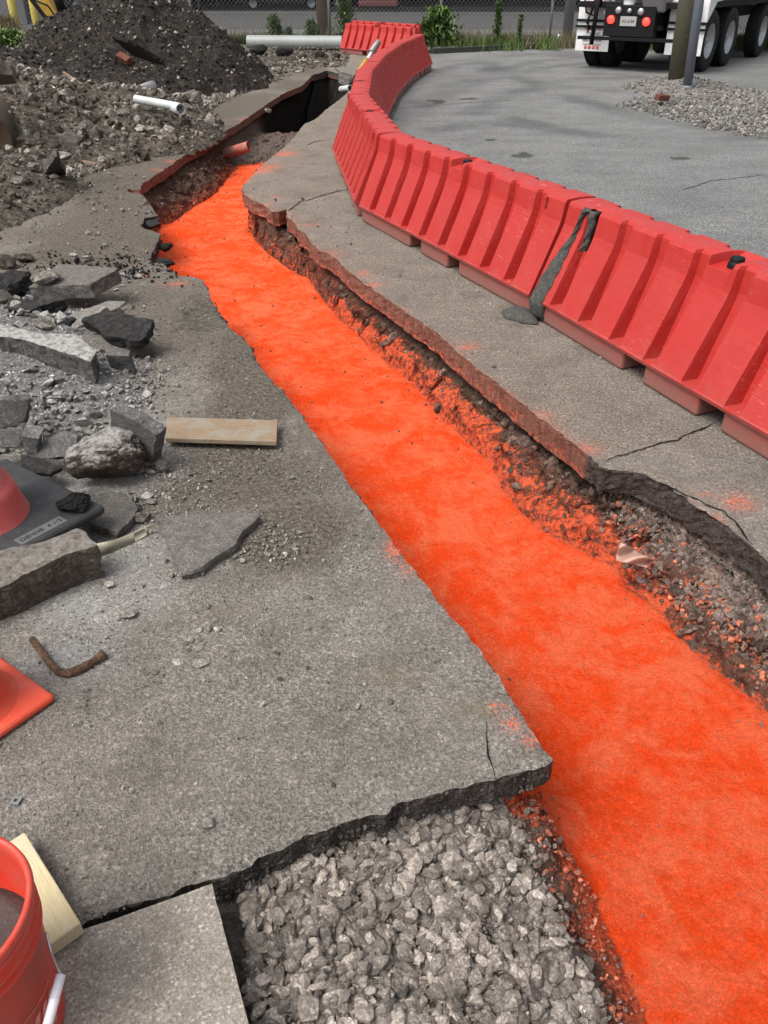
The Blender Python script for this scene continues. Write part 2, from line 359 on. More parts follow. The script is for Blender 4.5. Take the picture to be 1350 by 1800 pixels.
M['rust'] = m_rock('rusty_iron', (.075, .040, .024), (.24, .15, .095), scale=25, bd=.004, bs=60)
M['yellow'] = m_plain('yellow_paint', (.42, .25, .03), .5, .4, bump=.0006, dirt=(.12, .09, .05), dirtamt=.6)
M['bollard'] = m_plain('bollard_yellow', (.50, .40, .08), .55, .35, bump=.0006)
M['mortar'] = m_rock('wet_mortar', (.075, .075, .066), (.155, .152, .138), scale=30, bd=.005, bs=70)
M['dark'] = m_plain('dark_void', (.012, .012, .012), .9, .1)
M['bwall'] = m_plain('dark_wall', (.020, .020, .021), .8, .2, var=.4, scale=1.5)
M['bcol'] = m_plain('grey_column', (.13, .13, .135), .8, .2, var=.15, scale=3)
M['carb'] = m_plain('dark_car_paint', (.018, .022, .026), .25, .5, bump=0.0)
M['car2'] = m_plain('maroon_car_paint', (.10, .030, .028), .3, .5, bump=0.0)
M['chrome'] = m_plain('chrome', (.6, .6, .62), .2, .5, metal=1, bump=.0002)
M['road'] = m_plain('far_asphalt', (.065, .065, .064), .92, .2, var=.18, scale=1.2, bump=.004)
M['walk'] = m_plain('sidewalk', (.12, .119, .115), .9, .2, var=.12, scale=2, bump=.003)
M['verge'] = m_rock('verge_soil', (.085, .078, .062), (.23, .215, .185), scale=6, bd=.03, bs=14)
M['brown'] = m_plain('brown_steel', (.065, .042, .028), .6, .3, var=.12, scale=4, bump=.001)
M['alum'] = m_plain('wheel_rim', (.36, .37, .38), .38, .5, metal=.5, var=.2, scale=8, bump=.0006)
M['film'] = m_plain('dusty_plastic_film', (.42, .25, .20), .35, .5, var=.25, scale=20, bump=.003)
M['strip'] = m_plain('dirty_plastic_strip', (.27, .255, .19), .4, .4, var=.2, scale=12, bump=.001)
M['redprint'] = m_plain('red_print', (.55, .02, .03), .5, .4, bump=0)
def m_lamp():
    m = bpy.data.materials.new('red_lamp'); m.use_nodes = True; b = m.node_tree.nodes['Principled BSDF']
    b.inputs['Base Color'].default_value = (.8, .01, .01, 1); b.inputs['Emission Color'].default_value = (1, .03, .02, 1); b.inputs['Emission Strength'].default_value = 2.5; return m
M['lamp'] = m_lamp()
def m_leaf(name, a, b):
    t = NT(name, .6, .3); c = t.mix(t.attr('rnd'), a, b); return t.fin(c)
M['leaf'] = m_leaf('green_leaf', (.030, .065, .014), (.12, .19, .045)); M['leafd'] = m_leaf('dry_grass', (.10, .085, .045), (.20, .17, .09))
# ================================================================ GROUND
def W2(L, z=0.0): return [G(x, y, z)[:2] for x, y in L]
LEFT = [(548,132),(532,150),(497,164),(470,182),(443,201),(422,215),(408,223),(379,239),(360,255),(325,271),(293,295),(272,308),(250,322),(247,334),(228,331),(222,336),(238,339),
        (252,344),(265,360),(277,379),(252,384),(247,399),(262,404),(283,411),(280,417),(268,440),(262,462),(285,462),(297,472),(312,481),(345,488),(357,494),(366,508),(372,520),(392,552),(408,578),(425,590),(440,610),(447,625),(460,650),(480,670),(500,690),(530,728),
        (555,762),(580,800),(610,843),(640,885),(680,935),(725,1000),(757,1038),(790,1080),(822,1114),(850,1150),(890,1210),(930,1275),(962,1318),(974,1330)]
NEAR = [(968,1338),(946,1346),(905,1356),(868,1368),(827,1374),(796,1387),(744,1400),(702,1412),(671,1431),(599,1449),(542,1470),(505,1490),(443,1516),(397,1537),(371,1543),(240,1592),(100,1641),(-150,1735)]
RIGHT = [(1700,1320),(1550,1170),(1430,1060),(1350,986),(1325,966),(1301,941),(1268,913),(1224,888),(1183,856),(1150,846),(1126,829),(1093,827),(1061,822),(1055,812),(1030,796),(1000,772),(950,735),(900,694),(852,657),(807,620),(770,587),(733,561),(696,535),(659,509),(640,497),(612,475),(580,446),(562,440),
         (545,424),(537,410),(526,405),(518,391),(505,380),(503,367),(490,371),(478,372),(462,357),(443,351),(430,341),(425,331),(430,322),(456,293),(475,277),(500,258),(516,242),(535,218),(548,212),(558,207),(570,195),(604,169),(622,150),(627,140),(600,130),(575,124)]
HOLE = W2(LEFT) + W2(NEAR) + [(-2.6, .35), (-2.6, -2.2), (3.2, -2.2)] + W2(RIGHT)
iL, iN, iR = len(LEFT), len(LEFT) + len(NEAR), len(LEFT) + len(NEAR) + 3
def densify(P, kinds=None):
    out = []; kd = []
    n = len(P)
    for i in range(n):
        a = np.array(P[i]); b = np.array(P[(i + 1) % n]); L = np.hypot(*(b - a)); Y = max(1.0, (a[1] + b[1]) / 2)
        if a[1] < .3 and b[1] < .3: step = .3
        else: step = max(.009, .0068 * Y)
        m = max(1, int(L / step))
        k = 0 if i < iL - 1 else (1 if i < iN - 1 else (2 if i < iR else 3))
        for j in range(m): out.append(a + (b - a) * j / m); kd.append(k)
    return np.array(out), np.array(kd)
HD, HK = densify(HOLE)
amp = np.where(HK == 1, .011, np.where(HK == 0, .0058, .0038)) * np.clip(HD[:, 1] / 3.0, .75, 1.4)
_, _py = 0, 0
crk = (HK == 3) & (HD[:, 1] < 2.95)
amp = np.where(crk, .016, amp)
P3 = v3(HD[:, 0], HD[:, 1])
HD = HD + np.stack([fbm(P3, 22, 4, 3), fbm(P3, 22, 4, 9)], 1) * amp[:, None] * 1.6
HD = HD + np.stack([fbm(P3, 90, 2, 5), fbm(P3, 90, 2, 8)], 1) * (amp * .5)[:, None]

def blob(X, Y, px, py, rx, ry, rot=0.0, soft=.5):
    c = G(px, py); ax = abs(G(px + rx, py)[0] - c[0]); ay = abs(G(px, py - ry)[1] - G(px, py + ry)[1]) / 2
    dx, dy = X - c[0], Y - c[1]; q = R(rot); u = dx * math.cos(q) + dy * math.sin(q); v = -dx * math.sin(q) + dy * math.cos(q)
    d = np.sqrt((u / ax) ** 2 + (v / ay) ** 2); d = d + .55 * fbm(v3(X, Y), 1.1 / min(ax, ay), 5, int(px) % 97, .62); return np.clip((1.3 - d) / soft, 0, 1) * (d < 1.3)
def masks(X, Y):
    A = {k: np.zeros(len(X)) for k in ('conc', 'lot', 'dirt', 'white', 'stain', 'tan', 'orange', 'tyre')}
    def put(k, *a, amt=1.0, **kw): A[k] = np.maximum(A[k], amt * blob(X, Y, *a, **kw))
    # which side of the trench
    mid = np.interp(Y, [1.0, 1.5, 2.2, 3.0, 4.5, 7.3, 9, 12, 17, 30], [.42, .5, .35, 0.0, -.5, -1.2, -1.4, -1.35, -1.0, -1.2])
    right = X > mid
    bx = np.array([1.75, 1.35, .95, .35, -.02, -.45, -.35, .0, .6, 1.0]); by = np.array([2.4, 3.3, 4.4, 5.9, 6.9, 9.4, 12.0, 14.4, 19.0, 23])
    bl = np.interp(Y, by, bx)
    A['lot'] = np.where(right, sstep(-.05, .45, X - bl), 0); A['conc'] = np.where(right, 1.0, 0)
    A['conc'] = np.where(right & (Y < 2.95), .15, A['conc'])
    # soil film on the left pavement
    left = ~right
    dd = .30 + .55 * sstep(1.9, 3.2, Y) * 1.0 + .25 * sstep(5, 8, Y)
    dd = dd * (.65 + .5 * fbm(v3(X, Y), 1.4, 4, 31))
    A['dirt'] = np.where(left, np.clip(dd, 0, 1), 0)
    for a in [(430,600,90,120),(400,830,260,110),(520,930,150,80),(250,330,160,110),(440,700,120,90),(200,430,200,90)]: put('dirt', *a, amt=.95, soft=1.1)
    A['dirt'] = np.where(left, A['dirt'], A['dirt'] * 0)
    for a in [(140,1060,240,110),(230,990,160,120),(200,820,170,140),(120,1160,180,90)]: put('white', *a, amt=.80, soft=1.2)
    for a in [(330,1180,260,170),(550,1130,240,120),(120,1320,240,130),(330,900,140,120),(420,1320,260,120)]: put('white', *a, amt=.34, soft=1.2)
    A['white'] = np.where(left, A['white'], 0)
    for ln in [[(770,165),(850,128),(940,108),(1030,100)],[(740,180),(830,145),(960,118),(1040,110)],[(700,215),(800,160),(905,120)],[(880,130),(960,150),(1080,160)],[(790,108),(850,104),(870,112),(850,128),(790,140)],[(900,210),(1020,235),(1200,250),(1350,240)],[(720,150),(790,118),(900,98),(1000,92)],[(830,200),(900,165),(1000,140),(1120,135)],[(760,230),(850,215),(960,225)],[(1000,170),(1160,215),(1350,235)]]:
        q_ = [G(*p)[:2] for p in ln]; dl = dpoly(X, Y, q_, False) + .10 * fbm(v3(X, Y), 3, 4, 12); A['tyre'] = np.maximum(A['tyre'], sstep(.30, .12, dl) * (.6 + .8 * fbm(v3(X, Y), .9, 3, 13)))
    for a in [(768,178,20,3.2),(868,245,14,3.2),(918,273,20,4.0),(1200,279,15,3.2),(822,174,20,2.4)]: put('stain', *a, amt=.9, soft=.25)
    for a in [(830,519,34,17),(585,438,15,5),(1040,688,16,6),(548,375,14,5),(600,445,20,4),(1120,190,60,3),(1060,130,90,6),(1180,150,120,8),(1000,97,70,9)]: put('stain', *a, amt=.48, soft=.8)
    for a in [(616,1330,16,8),(385,1080,30,12),(690,1190,60,20),(840,1250,50,20)]: put('tan', *a, amt=.55, soft=1.0)
    for a in [(690,965,28,34),(715,998,24,30),(870,1245,26,16),(905,1275,34,26),(935,1305,32,18)]: put('orange', *a, amt=.60, soft=1.1)
    for a in [(253,484,14,3),(310,500,45,8),(455,300,35,12),(480,345,22,4),(540,395,30,6),(525,378,18,5),(660,500,26,9),(825,610,36,12),(470,360,24,5),(1040,790,34,20),(960,730,36,18),
              (1300,880,55,22),(1240,870,20,12),(500,270,28,10),(480,292,30,10),(430,210,24,4),(375,235,16,4),(330,262,20,5),(300,283,16,5),(275,298,16,5),(590,445,26,8),(700,545,24,8),(640,480,20,8)]: put('orange', *a, amt=.54, soft=1.0)
    dr_ = dpoly(X, Y, W2(RIGHT[6:]), False); A['orange'] = np.maximum(A['orange'], np.where(right & (Y < 9) & (Y > 2.0), np.clip(.46 - dr_ / .16, 0, 1) * np.clip(.7 + 1.2 * fbm(v3(X, Y), 2.2, 3, 77), 0, 1), 0))
    dl_ = dpoly(X, Y, W2(LEFT), False); A['orange'] = np.maximum(A['orange'], np.where(left & (Y < 3.2), np.clip(.34 - dl_ / .10, 0, 1) * np.clip(.6 + 1.4 * fbm(v3(X, Y), 2.6, 3, 78), 0, 1), 0))
    return A
# pavement points
pts = []
Y = .45
while Y < 25.0:
    sx = .0125 * Y + .006; hw = .62 * Y + 1.4
    n = int(2 * hw / sx); xs = (np.arange(n) + rng.random()) * sx - hw
    pts.append(np.stack([xs + rng.normal(0, sx * .15, n), np.full(n, Y) + rng.normal(0, sx * .15, n)], 1)); Y += sx * 1.25
pts = np.concatenate(pts)
ob = [(-60, -8), (60, -8), (60, 25.4), (-60, 25.4)]
KERB = W2([(1500,66),(1030,83),(900,88),(760,95),(600,92),(440,94),(200,95),(-300,95)])
near = dpoly(pts[:, 0], pts[:, 1], HD); ins = inpoly(pts[:, 0], pts[:, 1], HD)
pts = pts[(~ins) & (near > .006 + .004 * pts[:, 1]) & (pts[:, 1] < 25.2)]
gx, gy = np.meshgrid(np.arange(-58, 59, 4.0), np.arange(-7, 25, 4.0)); cc = np.stack([gx.ravel(), gy.ravel()], 1)
cc = cc[(np.abs(cc[:, 0]) > .62 * np.maximum(cc[:, 1], 0) + 3.5)]
vin = [Vector(p) for p in HD] + [Vector(p) for p in ob] + [Vector(p) for p in pts] + [Vector(p) for p in cc]
nh = len(HD)
ed = [(i, (i + 1) % nh) for i in range(nh)] + [(nh, nh + 1), (nh + 1, nh + 2), (nh + 2, nh + 3), (nh + 3, nh)]
vo, eo, fo, *_r = geometry.delaunay_2d_cdt(vin, ed, [], 0, 1e-6)
PV = np.array([tuple(v) for v in vo]); PF = np.array([f for f in fo if len(f) == 3])
cx = PV[PF].mean(1); keep = ~inpoly(cx[:, 0], cx[:, 1], HD); PF = PF[keep]
def pave_z(X, Y, edge=None):
    P = v3(X, Y)
    z = .0035 * fbm(P, 3.5, 4, 40) + .002 * fbm(P, 14, 3, 41)
    right = X > np.interp(Y, [1.0, 1.5, 2.2, 3.0, 4.5, 7.3, 9, 12, 17, 30], [.42, .5, .35, 0.0, -.5, -1.2, -1.4, -1.35, -1.0, -1.2])
    z = z + np.where(right, 0, .010 * sstep(2.4, 4, Y) * fbm(P, 9, 4, 44))
    # broken hollow beside the trench
    c = G(372, 545)[:2]; d = np.hypot((X - c[0]) / .20, (Y - c[1]) / .36); z = z - .035 * sstep(1.05, .75, d) * (1 + .8 * fbm(P, 16, 3, 47))
    return z
PZ = pave_z(PV[:, 0], PV[:, 1])
A = masks(PV[:, 0], PV[:, 1])
c0 = G(372, 545)[:2]; dh = np.hypot((PV[:, 0] - c0[0]) / .20, (PV[:, 1] - c0[1]) / .36); A['stain'] = np.maximum(A['stain'], .50 * sstep(1.1, .8, dh))
# pits and spall along the broken (not sawn) edges
de = dpoly(PV[:, 0], PV[:, 1], HD)
PZ = PZ - .012 * np.clip(1 - de / .03, 0, 1) * np.clip(.25 + fbm(v3(PV[:, 0], PV[:, 1]), 30, 3, 55), 0, 1)
pv = raw_mesh('pavement', np.column_stack([PV, PZ]), PF, M['pave'], A, smooth=True)
struct(link('pavement', pv))
# slab edge: side strip
TH = np.where((HK == 3) & (HD[:, 1] > 1), .118, .092)
lv = [0, .06, .18, .34, .52, .7, .86, 1.0, 1.0, 1.0]; nl = len(lv)
nb = np.roll(HD, -1, 0) - np.roll(HD, 1, 0); nb = nb / np.linalg.norm(nb, axis=1)[:, None]
area = np.sum(HD[:, 0] * np.roll(HD[:, 1], -1) - np.roll(HD[:, 0], -1) * HD[:, 1])
out = np.stack([nb[:, 1], -nb[:, 0]], 1) * (1 if area > 0 else -1)     # away from the hole
ztop = np.interp(np.arange(nh), np.arange(nh), pave_z(HD[:, 0], HD[:, 1])) - .012 * np.clip(.25 + fbm(v3(HD[:, 0], HD[:, 1]), 30, 3, 55), 0, 1)
sawn = np.where(HK == 3, np.where(HD[:, 1] < 2.95, 0.15, .85), np.where((HK == 0) & (HD[:, 1] > 7.1), .85, .25))
SVs = []; dst = []; org = []
px_, py_ = PR(HD[:, 0], HD[:, 1], 0)
for j, l in enumerate(lv):
    z = ztop * (1 - l) - TH * l
    q = v3(HD[:, 0], HD[:, 1], z)
    r = (fbm(q, 40, 4, 61, .65) * .020 + fbm(q, 11, 2, 62) * .014) * (1 - .75 * sawn) * (l > 0) * np.clip(HD[:, 1] / 2.5, .8, 2)
    und = .010 * l * (1 - sawn) + (0 if j < 8 else (.02 if j == 8 else .07))
    SVs.append(np.column_stack([HD + out * (und + r)[:, None] if j < 8 else HD + out * np.asarray(und)[:, None], z - (.0 if j < 8 else .004)]))
    dst.append(np.where((sawn > .5) & ~((HK == 3) & (HD[:, 1] > 9.5)), 1, 0.0)); org.append(np.where(HK == 1, np.clip((px_ - 860) / 80, 0, 1) * .38, np.where(sawn > .5, .36 + .22 * l * (HK == 3), .15)) * (HD[:, 1] > .8))
SV = np.concatenate(SVs); idx = np.arange(nh); F = []
for j in range(nl - 1):
    a = j * nh + idx; b = j * nh + (idx + 1) % nh
    F.append(np.stack([a, b, b + nh, a + nh], 1))
F = np.concatenate(F)
struct(link('pavement_edge', raw_mesh('pavement_edge', SV, F, M['side'], {'dusty': np.concatenate(dst), 'orange': np.concatenate(org)}, smooth=False)))
# ---- trench: fill foot polygon
ZF = -.38
lw = np.array(W2(LEFT[12:])); foot_left = lw + np.array([-.045, .01])
seen = W2([(287,397),(303,394),(325,379),(347,363),(370,349),(386,338),(398,319),(411,303),(427,296),(446,291),(462,290)], ZF)
foot = list(reversed(seen)) + [tuple(p) for p in foot_left[6:-1]]
foot += W2([(915,1395),(962,1450),(1005,1510),(1045,1570),(1078,1640),(1115,1720),(1155,1800),(1220,1900),(1310,2050)], ZF)
foot += [(.75, -2.0), (2.6, -2.0)]
foot += W2([(1750,1700),(1600,1500),(1450,1350),(1350,1263),(1281,1210),(1232,1162),(1179,1121),(1150,1076),(1093,1039),(1077,1003),(1028,978),(963,946),(922,917),(881,872),(856,817),(807,772),(770,739),(715,672),(670,635),(630,594),(593,565),(567,528),(541,494),(507,476),(467,446),(448,424),(441,372),(434,345),(440,315),(462,292)], ZF)
FOOT = np.array(foot)
def terrain(X, Y):
    X = np.asarray(X, float); Y = np.asarray(Y, float); P = v3(X, Y)
    ib = inpoly(X, Y, FOOT); db = np.where(ib, 0, dpoly(X, Y, FOOT)); ih = inpoly(X, Y, HD0); dt = dpoly(X, Y, HD0)
    sd = np.where(ih, dt, -dt)
    rw = (X > np.interp(Y, [1, 3, 5, 8], [.9, .25, -.3, -1.0])) & (Y > 1.2); under = np.where(rw, .13, .06) + .045 * fbm(P, 5, 3, 70)
    dtp = np.maximum(0, sd + under)
    t = np.where(ib, 0, db / (db + dtp + 1e-6)); t = np.where(dtp <= 0, 1, t)
    pw = np.where(rw & (Y > 2.75), 1.25, np.where(rw, .75, .55))
    nearpit = sstep(1.75, 1.35, Y) * sstep(.55, .35, X)
    z1 = -.43 + np.where(nearpit > .5, .328, .325) * t ** np.where(nearpit > .5, .5, pw); z1 = np.where(rw & (Y > 2.7), np.interp(t, [0, .16, .30, .55, .85, 1], [-.43, -.30, -.235, -.195, -.18, -.125]), z1)
    # benched gravel pit at the near left: almost flat
    # far pit, past the end of the fill
    fd = np.interp(Y, [10.8, 11.4, 12.3, 13.0, 13.8, 16.5, 17.6], [.42, .36, .24, .30, 1.2, 1.3, .8])
    z2 = -.105 - (fd - .1) * sstep(-.09, np.where(X < -1.35 + .0 * Y, .05, .40), sd)
    k = sstep(10.5, 11.1, Y); k = np.maximum(k, 0)
    z = z1 * (1 - k) + z2 * k
    band = np.clip(4 * t * (1 - t), 0, 1)
    z = z + (.055 * fbm(P, 6, 4, 71) + .034 * fbm(P, 19, 4, 72)) * np.maximum(band, .25) * (sd > -.02) + .006 * fbm(P, 45, 3, 73)
    z = np.where(sd < .0, np.minimum(z, np.where(X > np.interp(Y, [1, 3, 5, 8], [.9, .25, -.3, -1.0]), -.126, -.099)), z)
    return z, db, sd, t
HD0 = np.array(HOLE)
ys = [-2.3]
while ys[-1] < 18.6:
    y = ys[-1]; ys.append(y + (.08 if y < .5 else max(.0072, .0040 * y)))
ys = np.array(ys); NC = 330
gxx = np.zeros((len(ys), NC)); gyy = np.repeat(ys[:, None], NC, 1); LH = []
for i, y in enumerate(ys):
    xs = []
    n = len(HD0)
    for a in range(n):
        x0, y0 = HD0[a]; x1, y1 = HD0[(a + 1) % n]
        lo, hi = min(y0, y1) - .15, max(y0, y1) + .15
        if lo <= y <= hi: xs += [x0, x1] if abs(y1 - y0) < .3 else [x0 + (x1 - x0) * np.clip((y - y0) / (y1 - y0), 0, 1)]
    if not xs: xs = [-1.3, -1.0]
    lo_, hi_ = (min(xs) - .22, max(xs) + .22)
    lo_ -= .5 * (y < 2.6); LH.append((lo_, hi_))
LH = np.array(LH); dyy = np.abs(ys[:, None] - ys[None]) * 1.6
LO = (LH[:, 0][None] + dyy).min(1); HI = (LH[:, 1][None] - dyy).max(1)
for i in range(len(ys)): gxx[i] = np.linspace(LO[i], HI[i], NC)
gxf, gyf = gxx.ravel(), gyy.ravel()
tz, tdb, tsd, tt = terrain(gxf, gyf)
P = v3(gxf, gyf, tz)
bandm = np.clip(4 * tt * (1 - tt), 0, 1) * (tsd > -.05)
offx = fbm(P * np.array([1, 1, 2.2]), 8, 5, 81, .6) * .075 * bandm; offy = fbm(P * np.array([1, 1, 2.2]), 8, 5, 88, .6) * .07 * bandm
TV = np.column_stack([gxf + offx, gyf + offy, tz])
a = (np.arange(len(ys) - 1)[:, None] * NC + np.arange(NC - 1)[None]).ravel()
TF = np.stack([a, a + 1, a + NC + 1, a + NC], 1)
orange = np.clip(np.where(gyf > 3, .42, .62) - tdb / .30, 0, 1) * (gyf < 11.2)
orange = np.where((gxf > np.interp(gyf, [1, 3, 5, 8], [.9, .25, -.3, -1.0])), np.clip(.46 - tdb / .30, 0, 1), orange) * (gyf < 11.6) + np.where(gxf > np.interp(gyf, [1, 3, 5, 8], [.9, .25, -.3, -1.0]), .20, .06) * (gyf > 2.4) * (gyf < 11.6) * (tsd > 0)
for (px, py, rx, ry, am) in [(895,800,50,30,.62),(950,860,50,35,.7),(860,770,26,16,.6),(1110,1010,40,25,.7),(1180,1060,50,30,.55),(1240,1110,40,26,.5),(440,285,60,10,.45),(300,365,30,14,.5),(480,265,40,8,.6),(500,420,14,12,.3),(780,690,16,12,.45)]:
    orange = np.maximum(orange, am * blob(gxf, gyf, px, py, rx, ry, soft=.9))
leftbank = sstep(1.75, 1.5, gyf) * (gxf < .95); orange = np.where(leftbank > .5, np.clip(.72 - tdb / .24, 0, 1), orange)
grey = np.maximum(leftbank * sstep(.10, .22, tdb), sstep(.95, 1.15, gxf) * (gyf < 2.9) * sstep(.08, .3, tdb)); grey = np.maximum(grey, sstep(11.0, 11.5, gyf) * sstep(13.8, 13.0, gyf) * .7)
struct(link('trench', raw_mesh('trench', TV, TF, M['soil'], {'orange': orange, 'grey': grey, 'pit_shade': sstep(12.6, 14.0, gyf)}, smooth=True)))
# ---- orange fill sheet
fy = [-2.1]
while fy[-1] < 11.3:
    y = fy[-1]; fy.append(y + (.08 if y < .5 else max(.0075, .0042 * y)))
fy = np.array(fy); NF = 240; fx = np.zeros((len(fy), NF)); FL = []
for i, y in enumerate(fy):
    xs = []
    for a_ in range(len(FOOT)):
        x0, y0 = FOOT[a_]; x1, y1 = FOOT[(a_ + 1) % len(FOOT)]
        if min(y0, y1) - .12 <= y <= max(y0, y1) + .12: xs += [x0, x1] if abs(y1 - y0) < .2 else [x0 + (x1 - x0) * np.clip((y - y0) / (y1 - y0), 0, 1)]
    if not xs: xs = [-1.25, -1.0]
    FL.append((min(xs) - .10, max(xs) + .10))
FL = np.array(FL); dyy = np.abs(fy[:, None] - fy[None]) * 1.6
LO = (FL[:, 0][None] + dyy).min(1); HI = (FL[:, 1][None] - dyy).max(1)
for i in range(len(fy)): fx[i] = np.linspace(LO[i], HI[i], NF)
fX, fY = fx.ravel(), np.repeat(fy, NF); P = v3(fX, fY)
ibf = inpoly(fX, fY, FOOT); dbf = dpoly(fX, fY, FOOT); sdf = np.where(ibf, dbf, -dbf)
fZ = ZF + .012 * fbm(P, 2.2, 4, 91) + .007 * fbm(P, 11, 4, 92) + .0065 * fbm(P, 38, 4, 93, .65) - .02 * sstep(.02, -.10, sdf) + .012 * sstep(.25, 0, sdf)
a = (np.arange(len(fy) - 1)[:, None] * NF + np.arange(NF - 1)[None]).ravel(); FF = np.stack([a, a + 1, a + NF + 1, a + NF], 1)
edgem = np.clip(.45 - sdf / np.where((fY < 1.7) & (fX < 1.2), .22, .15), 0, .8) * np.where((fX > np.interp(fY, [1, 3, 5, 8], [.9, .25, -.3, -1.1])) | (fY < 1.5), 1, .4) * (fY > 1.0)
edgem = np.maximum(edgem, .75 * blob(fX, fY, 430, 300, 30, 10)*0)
struct(link('orange_fill', raw_mesh('orange_fill', np.column_stack([fX, fY, fZ]), FF, M['fill'], {'edge': edgem}, smooth=True)))
# cracks in the pavement: thin dark open seams
def crack(px, wd=.006, seed=0):
    pw_ = [np.array(G(x, y)[:2]) for x, y in px]; pts_ = []
    for a_, b_ in zip(pw_[:-1], pw_[1:]):
        L = np.hypot(*(b_ - a_)); m = max(2, int(L / .015))
        for j in range(m): pts_.append(a_ + (b_ - a_) * j / m)
    pts_.append(pw_[-1]); pts_ = np.array(pts_); n = len(pts_)
    pts_ = pts_ + np.stack([fbm(v3(pts_[:, 0], pts_[:, 1]), 14, 4, seed), fbm(v3(pts_[:, 0], pts_[:, 1]), 14, 4, seed + 7)], 1) * .025
    ww = wd * (.35 + .9 * rng.random(n)) * np.clip(np.minimum(np.arange(n), n - 1 - np.arange(n)) / 6.0, .15, 1); t_ = np.gradient(pts_, axis=0); t_ /= np.linalg.norm(t_, axis=1)[:, None] + 1e-9; nn = np.stack([-t_[:, 1], t_[:, 0]], 1)
    Lp = pts_ + nn * ww[:, None]; Rp = pts_ - nn * ww[:, None]
    V = np.concatenate([Lp, Rp]); zz = pave_z(V[:, 0], V[:, 1]) + .0035; i = np.arange(n - 1)
    struct(link('pavement_crack', raw_mesh('pavement_crack', np.column_stack([V, zz]), np.stack([i, i + 1, i + n + 1, i + n], 1), M['dark'])))
crack([(503,372),(530,355),(560,345),(612,332)], .007, 1)
crack([(1058,812),(1110,796),(1170,778),(1230,758),(1262,742)], .005, 2)
crack([(850,1262),(849,1290),(858,1330),(866,1366)], .0035, 3)
crack([(1100,822),(1165,850),(1215,872),(1270,900),(1330,965)], .004, 4)
crack([(536,257),(552,250),(575,246)], .010, 5)
crack([(680,192),(760,186),(860,178),(960,174),(1080,172)], .010, 6)
crack([(1200,335),(1250,318),(1350,308)], .006, 7)
crack([(365,210),(385,219),(418,224)], .012, 8)
crack([(480,400),(520,385)], .003, 9)

# ---- the rest of the setting
def sheet(name, x0, x1, y0, y1, z, mat, n=60, noise=0.0, seed=1, kind='structure'):
    xs, ys_ = np.meshgrid(np.linspace(x0, x1, n), np.linspace(y0, y1, n)); V = np.stack([xs.ravel(), ys_.ravel(), np.full(n * n, z)], 1)
    V[:, 2] += noise * fbm(V, 1.7, 4, seed); a = (np.arange(n - 1)[:, None] * n + np.arange(n - 1)[None]).ravel()
    o = link(name, raw_mesh(name, V, np.stack([a, a + 1, a + n + 1, a + n], 1), mat, {'rnd': np.full(len(V), .5)}, smooth=True)); struct(o); return o
sheet('ground', -600, 600, 25.0, 1200, -.03, M['road'], 4)
sheet('verge', -60, 60, 22.9, 27.2, .03, M['verge'], 220, .05, 5)
# verge is only proud beyond the kerb line: push it down in front of the kerb
vm = bpy.data.objects['verge'].data; cv = np.zeros(len(vm.vertices) * 3, np.float32); vm.vertices.foreach_get('co', cv); cv = cv.reshape(-1, 3)
KX, KY = np.array([k[0] for k in KERB][::-1]), np.array([k[1] for k in KERB][::-1])
ky = np.interp(cv[:, 0], KX, KY); ky = np.where(cv[:, 0] < -1.0, 23.3, ky)
cv[:, 2] = np.where(cv[:, 1] < ky + .12, -.15, cv[:, 2] + .05 * sstep(0, 1, cv[:, 1] - ky)); vm.vertices.foreach_set('co', cv.ravel()); vm.update()
kb = MB()
kxs = [k for k in KERB if k[0] > .9]; kxs = sorted(kxs)
for p, q in zip(kxs[:-1], kxs[1:]):
    p_, q_ = Vector((*p, 0)), Vector((*q, 0)); d_ = q_ - p_; kb.box((p_ + q_) / 2 + Vector((0, .07, .05)), (d_.length, .15, .13), Matrix.Rotation(math.atan2(d_.y, d_.x), 3, 'Z'))
struct(kb.build('kerb', m_plain('mossy_kerb', (.055, .055, .045), .9, .2, var=.4, scale=3, bump=.01, bscale=12)))
wk = MB().box((0, 29.5, .02), (120, 2.6, .12)); struct(wk.build('sidewalk', M['walk']))
# ================================================================ STONES
def hull(n, seed, flat=.7, ang=.0):
    r = random.Random(seed); bm = bmesh.new()
    for _ in range(n):
        v = Vector((r.gauss(0, 1), r.gauss(0, 1), r.gauss(0, 1))).normalized() * r.uniform(.72, 1)
        bm.verts.new((v.x, v.y * r.uniform(.8, 1), v.z * flat))
    g = bmesh.ops.convex_hull(bm, input=bm.verts); bmesh.ops.delete(bm, geom=[v for v in bm.verts if not v.link_faces], context='VERTS')
    bmesh.ops.triangulate(bm, faces=bm.faces); bm.verts.index_update()
    V = np.array([tuple(v.co) for v in bm.verts]); F = np.array([[v.index for v in f.verts] for f in bm.faces]); bm.free(); return V, F
HULLS = [hull(random.choice([12, 15, 19, 24]), i, random.uniform(.5, .85)) for i in range(36)]
HULLB = [hull(26, 100 + i, random.uniform(.55, .9)) for i in range(16)]
def rotm(n):
    q = rng.normal(size=(n, 4)); q /= np.linalg.norm(q, axis=1)[:, None]; w_, x, y, z = q.T
    return np.stack([np.stack([1 - 2 * (y * y + z * z), 2 * (x * y - z * w_), 2 * (x * z + y * w_)], 1), np.stack([2 * (x * y + z * w_), 1 - 2 * (x * x + z * z), 2 * (y * z - x * w_)], 1), np.stack([2 * (x * z - y * w_), 2 * (y * z + x * w_), 1 - 2 * (x * x + y * y)], 1)], 1)
